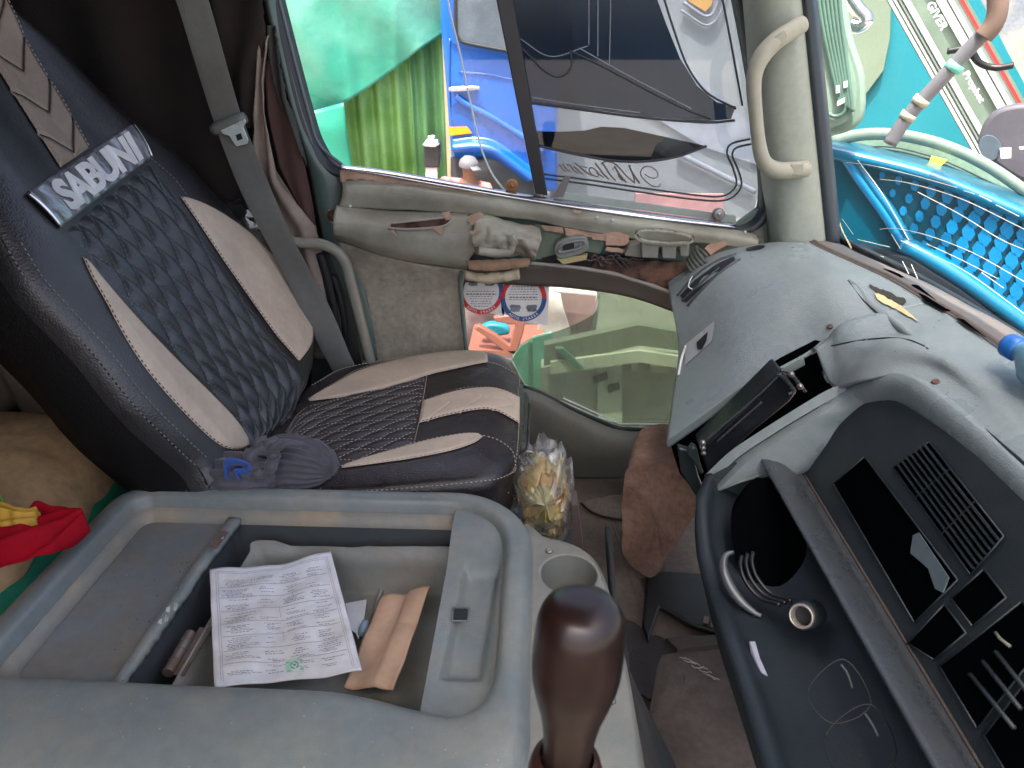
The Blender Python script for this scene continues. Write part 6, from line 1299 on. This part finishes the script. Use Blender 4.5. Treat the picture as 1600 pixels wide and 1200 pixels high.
bm = bmesh.new(); prism(bm, yp([(700, 470), (860, 490), (860, 620), (700, 600)], 4.8), V((0, .5, 0))); fin('crate_body', bm, mat('dark_red_grey', (.10, .05, .055), .6, var=.6, vs=4, dirt=(.35, .3, .3), damt=.6, ds=3), kb_, smooth=False)
# ================================================================== OUTSIDE THE WINDSCREEN
NV = V((-.5, -.866, 0))
def pv_(px, py, d): return pP(px, py, -NV * d, NV)
def vpoly(nm, pts, d, m, par, th=.03, sm=False, n=60, mods=(), lift=0):
    P = [pv_(a, b, d) for a, b in pts]
    if sm: P = cat(P, n, True)
    bm = bmesh.new(); prism(bm, P, -NV * th); return fin(nm, bm, m, par, smooth=40 if mods else False, mods=list(mods))
def vtube(nm, sets, d, r, m, par, n=40, seg=8):
    bm = bmesh.new()
    for s in sets: tube(bm, cat([pv_(a, b, d) for a, b in s], n) if len(s) > 2 else [pv_(a, b, d) for a, b in s], r, seg)
    return fin(nm, bm, m, par)
def vband(nm, pts, wpx, d, m, par, th=.03, n=40):
    q = cat([V((a, b, 0)) for a, b in pts], n); A = []; B = []
    for i, p in enumerate(q):
        t = (q[min(i + 1, n - 1)] - q[max(i - 1, 0)]).normalized(); o = V((-t.y, t.x, 0)) * wpx / 2; A.append(pv_(p.x + o.x, p.y + o.y, d)); B.append(pv_(p.x - o.x, p.y - o.y, d))
    rows = [[a, a.lerp(b, .15) + NV * -0 + NV * th * .6, a.lerp(b, .5) + NV * th, a.lerp(b, .85) + NV * th * .6, b] for a, b in zip(A, B)]
    bm = bmesh.new(); grid(bm, rows); return fin(nm, bm, m, par, mods=[SOL(.01)])
bf = thing('blue_lorry_front', 'vivid blue lorry front with a honeycomb grille seen through the windscreen', 'truck', tuple(pv_(1450, 300, 2.6) * 1 + V((0, 0, -1.3))))
CY1 = mat('vivid_blue_paint', (.0, .15, .29), .3, coat=.6); CY2 = mat('teal_blue_paint', (.0, .085, .14), .35, coat=.5); CY3 = mat('bright_azure_insert', (.0, .20, .46), .35)
NEAR = 2.5
vpoly('front_panel', [(1280, 228), (1310, 232), (1366, 243), (1441, 261), (1506, 284), (1600, 322), (1720, 375), (1720, 640), (1600, 540), (1500, 468), (1400, 405), (1300, 390)], NEAR, CY2, bf, .25)
vband('top_rim', [(1290, 235), (1366, 252), (1441, 271), (1506, 295), (1600, 335), (1720, 389)], 19, NEAR - .01, CY1, bf)
vband('diagonal_bar', [(1322, 246), (1345, 282), (1380, 330), (1414, 384)], 13, NEAR - .012, CY3, bf, .015); vband('diagonal_bar', [(1334, 246), (1362, 288), (1392, 330), (1426, 384)], 11, NEAR - .01, CY1, bf, .015)
vband('bottom_rim', [(1408, 380), (1450, 402), (1510, 440), (1600, 504), (1720, 592)], 26, NEAR - .01, CY1, bf)
vpoly('bumper_shadow_gap', [(1340, 385), (1420, 405), (1500, 455), (1600, 530), (1720, 620), (1720, 760), (1600, 640), (1400, 470)], NEAR - .06, mat('black_blue_bumper', (.006, .012, .02), .5), bf, .05)
bm = bmesh.new(); o00 = V((1378, 274, 0)); e1 = V((25.5, 8.3, 0)); e2 = V((16.5, 28, 0))
for i in range(-1, 12):
    for j in range(0, 8):
        c = o00 + e1 * i + e2 * j + V((e1.x * .0 * j, 0, 0)); c.x -= 25.5 * .0
        ux = c.x; 
        if ux > 1660: continue
        topy = 262 + (ux - 1378) * .30 + .0 ; boty = 378 + (ux - 1420) * .60
        if c.y < topy + 4 or c.y > boty + 4 or c.y < 246 + (ux - 1345) * .0 : continue
        if c.x < 1352 + (c.y - 270) * .62: continue
        k = max(0, min(1, (ux - 1370) / 150)); r = 4.8 + 8.2 * k
        q = [(c.x + r * .86 * math.cos(R(a + 15)) , c.y + r * 1.12 * math.sin(R(a + 15))) for a in range(0, 360, 60)]
        prism(bm, [pv_(a, b, NEAR - .012) for a, b in q], -NV * .01)
fin('honeycomb_inserts', bm, CY3, bf, smooth=False)
vs2 = thing('neighbour_windscreen', 'pale green curved windscreen edge above the blue lorry front', 'windscreen', tuple(pv_(1450, 240, 2.7)))
vband('arched_frame', [(1300, 222), (1330, 213), (1370, 209), (1420, 213), (1480, 229), (1540, 257), (1600, 297), (1700, 370)], 15, 2.68, mat('sage_frame', (.17, .24, .20), .5), vs2, .01)
vpoly('pale_glass', [(1300, 240), (1320, 224), (1370, 217), (1420, 222), (1480, 238), (1540, 266), (1600, 305), (1700, 380), (1700, 400), (1600, 340), (1500, 290), (1400, 258)], 2.72, mat('pale_green_glass', (.24, .36, .27), .2, var=.3, vs=3, coat=.5), vs2, .02)
vtube('wiper_lines', [[(1312 + k * 4, 236 + k * 1.5), (1380, 229 + k * 4.5), (1440, 240 + k * 5), (1500, 262 + k * 5), (1600, 312 + k * 5.5)] for k in range(6)], 2.69, .0025, mat('thin_grey_line', (.1, .14, .13), .5), vs2, seg=5)
vpoly('yellow_reflector', [(1455, 244), (1480, 250), (1468, 262), (1450, 258)], 2.66, mat('yellow_patch', (.7, .65, .08), .5), vs2, .01)
bus = thing('cyan_bus', 'bright cyan bus behind the windscreen with a sage green rear', 'bus', tuple(pv_(1450, 150, 6) + V((0, 0, -2.0))))
vpoly('bus_body', [(1240, -400), (1900, -400), (1900, 420), (1240, 420)], 6.0, mat('cyan_bus_paint', (.015, .23, .29), .4, var=.15, vs=1, coat=.3), bus, 1.5)
vpoly('sage_panel', [(1270, -200), (1385, -200), (1392, 0), (1390, 60), (1380, 110), (1350, 150), (1320, 190), (1270, 230)], 5.95, mat('sage_bus_panel', (.19, .25, .18), .5, var=.1, vs=1), bus, .03)
stp = thing('striped_board', 'white and green striped board reading GIVER and Prophet with a red edge', 'sign board', tuple(pv_(1480, 150, 5) + V((0, 0, -1.5))))
def bandp(x0, x1, y0=-120, y1=360, sl=.565): return [(x0 + (y0) * sl, y0), (x1 + y0 * sl, y0), (x1 + y1 * sl, y1), (x0 + y1 * sl, y1)]
vpoly('board', bandp(1385, 1512), 5.0, mat('sage_board', (.16, .22, .17), .5), stp, .04)
for a, b, c in ((1387, 1393, 'w'), (1396, 1400, 'w'), (1404, 1407, 'g'), (1411, 1422, 'w'), (1462, 1478, 'w'), (1481, 1490, 'w'), (1490, 1497, 'g'), (1499, 1506, 'r')):
    vpoly('stripe', bandp(a, b), 4.98 - (.004 if c != 'g' else 0), {'w': mat('board_white', (.5, .54, .5), .5), 'g': mat('board_grey', (.2, .24, .22), .6), 'r': mat('board_red', (.55, .03, .03), .5)}[c], stp, .01)
def btext(s, x, y, sz, ls, wdt):
    o = pv_(x, y, 4.95); exx = (pv_(x + 10 * .50, y + 10 * .87, 4.95) - o) / 10; eyy = (pv_(x + 10 * .87, y - 10 * .50, 4.95) - o) / 10
    bm = bmesh.new(); text_bm(bm, s, lambda a, b, c: o + exx * (a * wdt) + eyy * (b * sz) , size=1, offset=.03, align='LEFT', space=ls); return bm
fin('lettering', btext('GIVER', 1452, 4, 19, 1.05, 17), mat('letter_white', (.62, .66, .62), .5), stp, smooth=False, mods=[SOL(.002)])
fin('lettering', btext('Prophet', 1508, 112, 15, 1.0, 16.5), mat('letter_white', (.62, .66, .62), .5), stp, smooth=False, mods=[SOL(.002)])
pst = thing('colourful_poster', 'pale colourful poster at the right edge behind the windscreen', 'poster', tuple(pv_(1570, 80, 5.2)))
vpoly('poster_sheet', [(1470, -120), (1900, -120), (1900, 360), (1720, 360)], 5.1, mat('mixed_pale_poster', (.2, .24, .3), .6, var=.6, vs=1.7, dirt=(.45, .42, .28), damt=.9, ds=2.2), pst, .02)
arm_ = thing('mirror_arm', 'grey mirror arm wrapped with tape outside the windscreen', 'mirror arm', tuple(pv_(1405, 205, 2.3)))
vtube('arm_tube', [[(1390, 225), (1420, 180), (1470, 125), (1520, 70), (1545, 45), (1556, 20), (1554, -40)]], 2.3, .019, mat('mauve_grey_arm', (.15, .15, .165), .4), arm_, seg=12)
vtube('tape', [[(1434, 163), (1443, 153)]], 2.3, .0235, mat('cream_tape', (.5, .45, .34), .7), arm_); vtube('tape', [[(1415, 186), (1422, 177)]], 2.3, .0225, mat('cream_tape', (.5, .45, .34), .7), arm_); vtube('tape', [[(1486, 110), (1496, 99)]], 2.3, .0235, mat('mint_tape', (.2, .68, .5), .7), arm_)
vtube('brown_wrap', [[(1536, 58), (1552, 38), (1559, 10), (1556, -40)]], 2.29, .024, mat('brown_wrap', (.17, .11, .085), .7), arm_)
vtube('cable', [[(1480, 80), (1510, 78), (1530, 98), (1555, 106), (1584, 102)]], 2.32, .008, BLACK, arm_)
mr = thing('side_mirror', 'dark rounded mirror with white marks at the right edge outside', 'mirror', tuple(pv_(1580, 220, 2.9)))
vpoly('mirror_shell', [(1530, 235), (1532, 205), (1550, 178), (1580, 165), (1620, 165), (1660, 190), (1660, 300), (1600, 285), (1560, 262)], 2.9, mat('dusty_mauve_plastic', (.09, .085, .105), .6), mr, .08, True, mods=[BEV(.02, 3)])
vpoly('mirror_knuckle', [(1530, 232), (1532, 218), (1545, 212), (1560, 220), (1564, 236), (1552, 250), (1538, 246)], 2.86, mat('slate_knuckle', (.08, .11, .14), .5), mr, .03, True)
vpoly('white_mark', [(1562, 232), (1580, 231), (1580, 247), (1564, 248)], 2.85, WHITE, mr, .01); vpoly('white_mark', [(1592, 230), (1610, 228), (1612, 232), (1594, 234)], 2.85, WHITE, mr, .01)
km = thing('round_mirror', 'rounded pale green mirror with striped reflections beside the windscreen pillar', 'mirror', tuple(pv_(1310, 100, 2.4)))
vpoly('mirror_frame', [(1235, -80), (1300, -80), (1318, 0), (1330, 60), (1346, 110), (1350, 150), (1346, 185), (1330, 203), (1300, 212), (1265, 210)], 2.4, mat('mauve_green_frame', (.22, .33, .26), .5), km, .05, True, 80, mods=[BEV(.01)])
vpoly('mirror_face', [(1235, -80), (1288, -80), (1306, 0), (1318, 60), (1334, 115), (1338, 150), (1334, 178), (1318, 192), (1296, 200), (1265, 198)], 2.37, mat('pale_mirror_green', (.28, .40, .32), .15, coat=.5), km, .01, True, 80)
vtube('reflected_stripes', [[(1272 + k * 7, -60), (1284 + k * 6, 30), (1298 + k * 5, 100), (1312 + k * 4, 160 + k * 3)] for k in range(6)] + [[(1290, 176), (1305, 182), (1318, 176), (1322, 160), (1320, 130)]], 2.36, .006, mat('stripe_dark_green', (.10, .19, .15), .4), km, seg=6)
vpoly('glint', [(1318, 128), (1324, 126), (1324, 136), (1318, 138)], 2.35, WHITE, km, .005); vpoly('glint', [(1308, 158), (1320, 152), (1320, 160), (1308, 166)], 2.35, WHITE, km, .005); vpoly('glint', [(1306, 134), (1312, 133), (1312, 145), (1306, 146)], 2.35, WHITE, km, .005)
cb_ = thing('chrome_bracket', 'chrome mirror bracket above the striped mirror', 'bracket', tuple(pv_(1340, 20, 2.6)))
vtube('chrome_tube', [[(1310, -60), (1325, -10), (1340, 15), (1352, 28), (1352, 36), (1340, 42), (1328, 38)]], 2.6, .022, CHROME, cb_, seg=14)

# ================================================================== WEAR
rnd = random.Random(21); bm = bmesh.new()
for k in range(46):
    x, y = rnd.uniform(580, 715), rnd.uniform(425, 545); a = rnd.uniform(0, 6.28); l = rnd.uniform(6, 34)
    q = cat(yp([(x, y), (x + l * .5 * math.cos(a) + rnd.uniform(-4, 4), y + l * .5 * math.sin(a) + rnd.uniform(-4, 4)), (x + l * math.cos(a), y + l * math.sin(a))], 1.689), 8); tube(bm, q, .0007, 4)
fin('scratch_marks', bm, mat('pale_scratch', (.42, .39, .31), .8), door)

# specks of dust and small nicks on the dashboard cover and the console rim
rnd = random.Random(33); bm = bmesh.new()
for k in range(170):
    x, y = rnd.uniform(1090, 1590), rnd.uniform(395, 700)
    h = bvh.ray_cast(V((0, 0, 0)), ray(x, y).normalized())[0]
    if h is None: continue
    bmesh.ops.create_icosphere(bm, subdivisions=1, radius=rnd.uniform(.0004, .0011), matrix=Matrix.Translation(h - h.normalized() * .0045))
for k in range(120):
    p = V((rnd.uniform(-.68, -.03), rnd.choice((rnd.uniform(.47, .56), rnd.uniform(.975, .995))), T + .0012))
    bmesh.ops.create_icosphere(bm, subdivisions=1, radius=rnd.uniform(.0004, .0010), matrix=Matrix.Translation(p))
du = fin('dust_specks', bm, mat('dust_speck', (.35, .33, .28), .9, var=.7, vs=80), None, smooth=False); du['kind'] = 'stuff'; du['label'] = 'dust specks on the dashboard and console plastic'
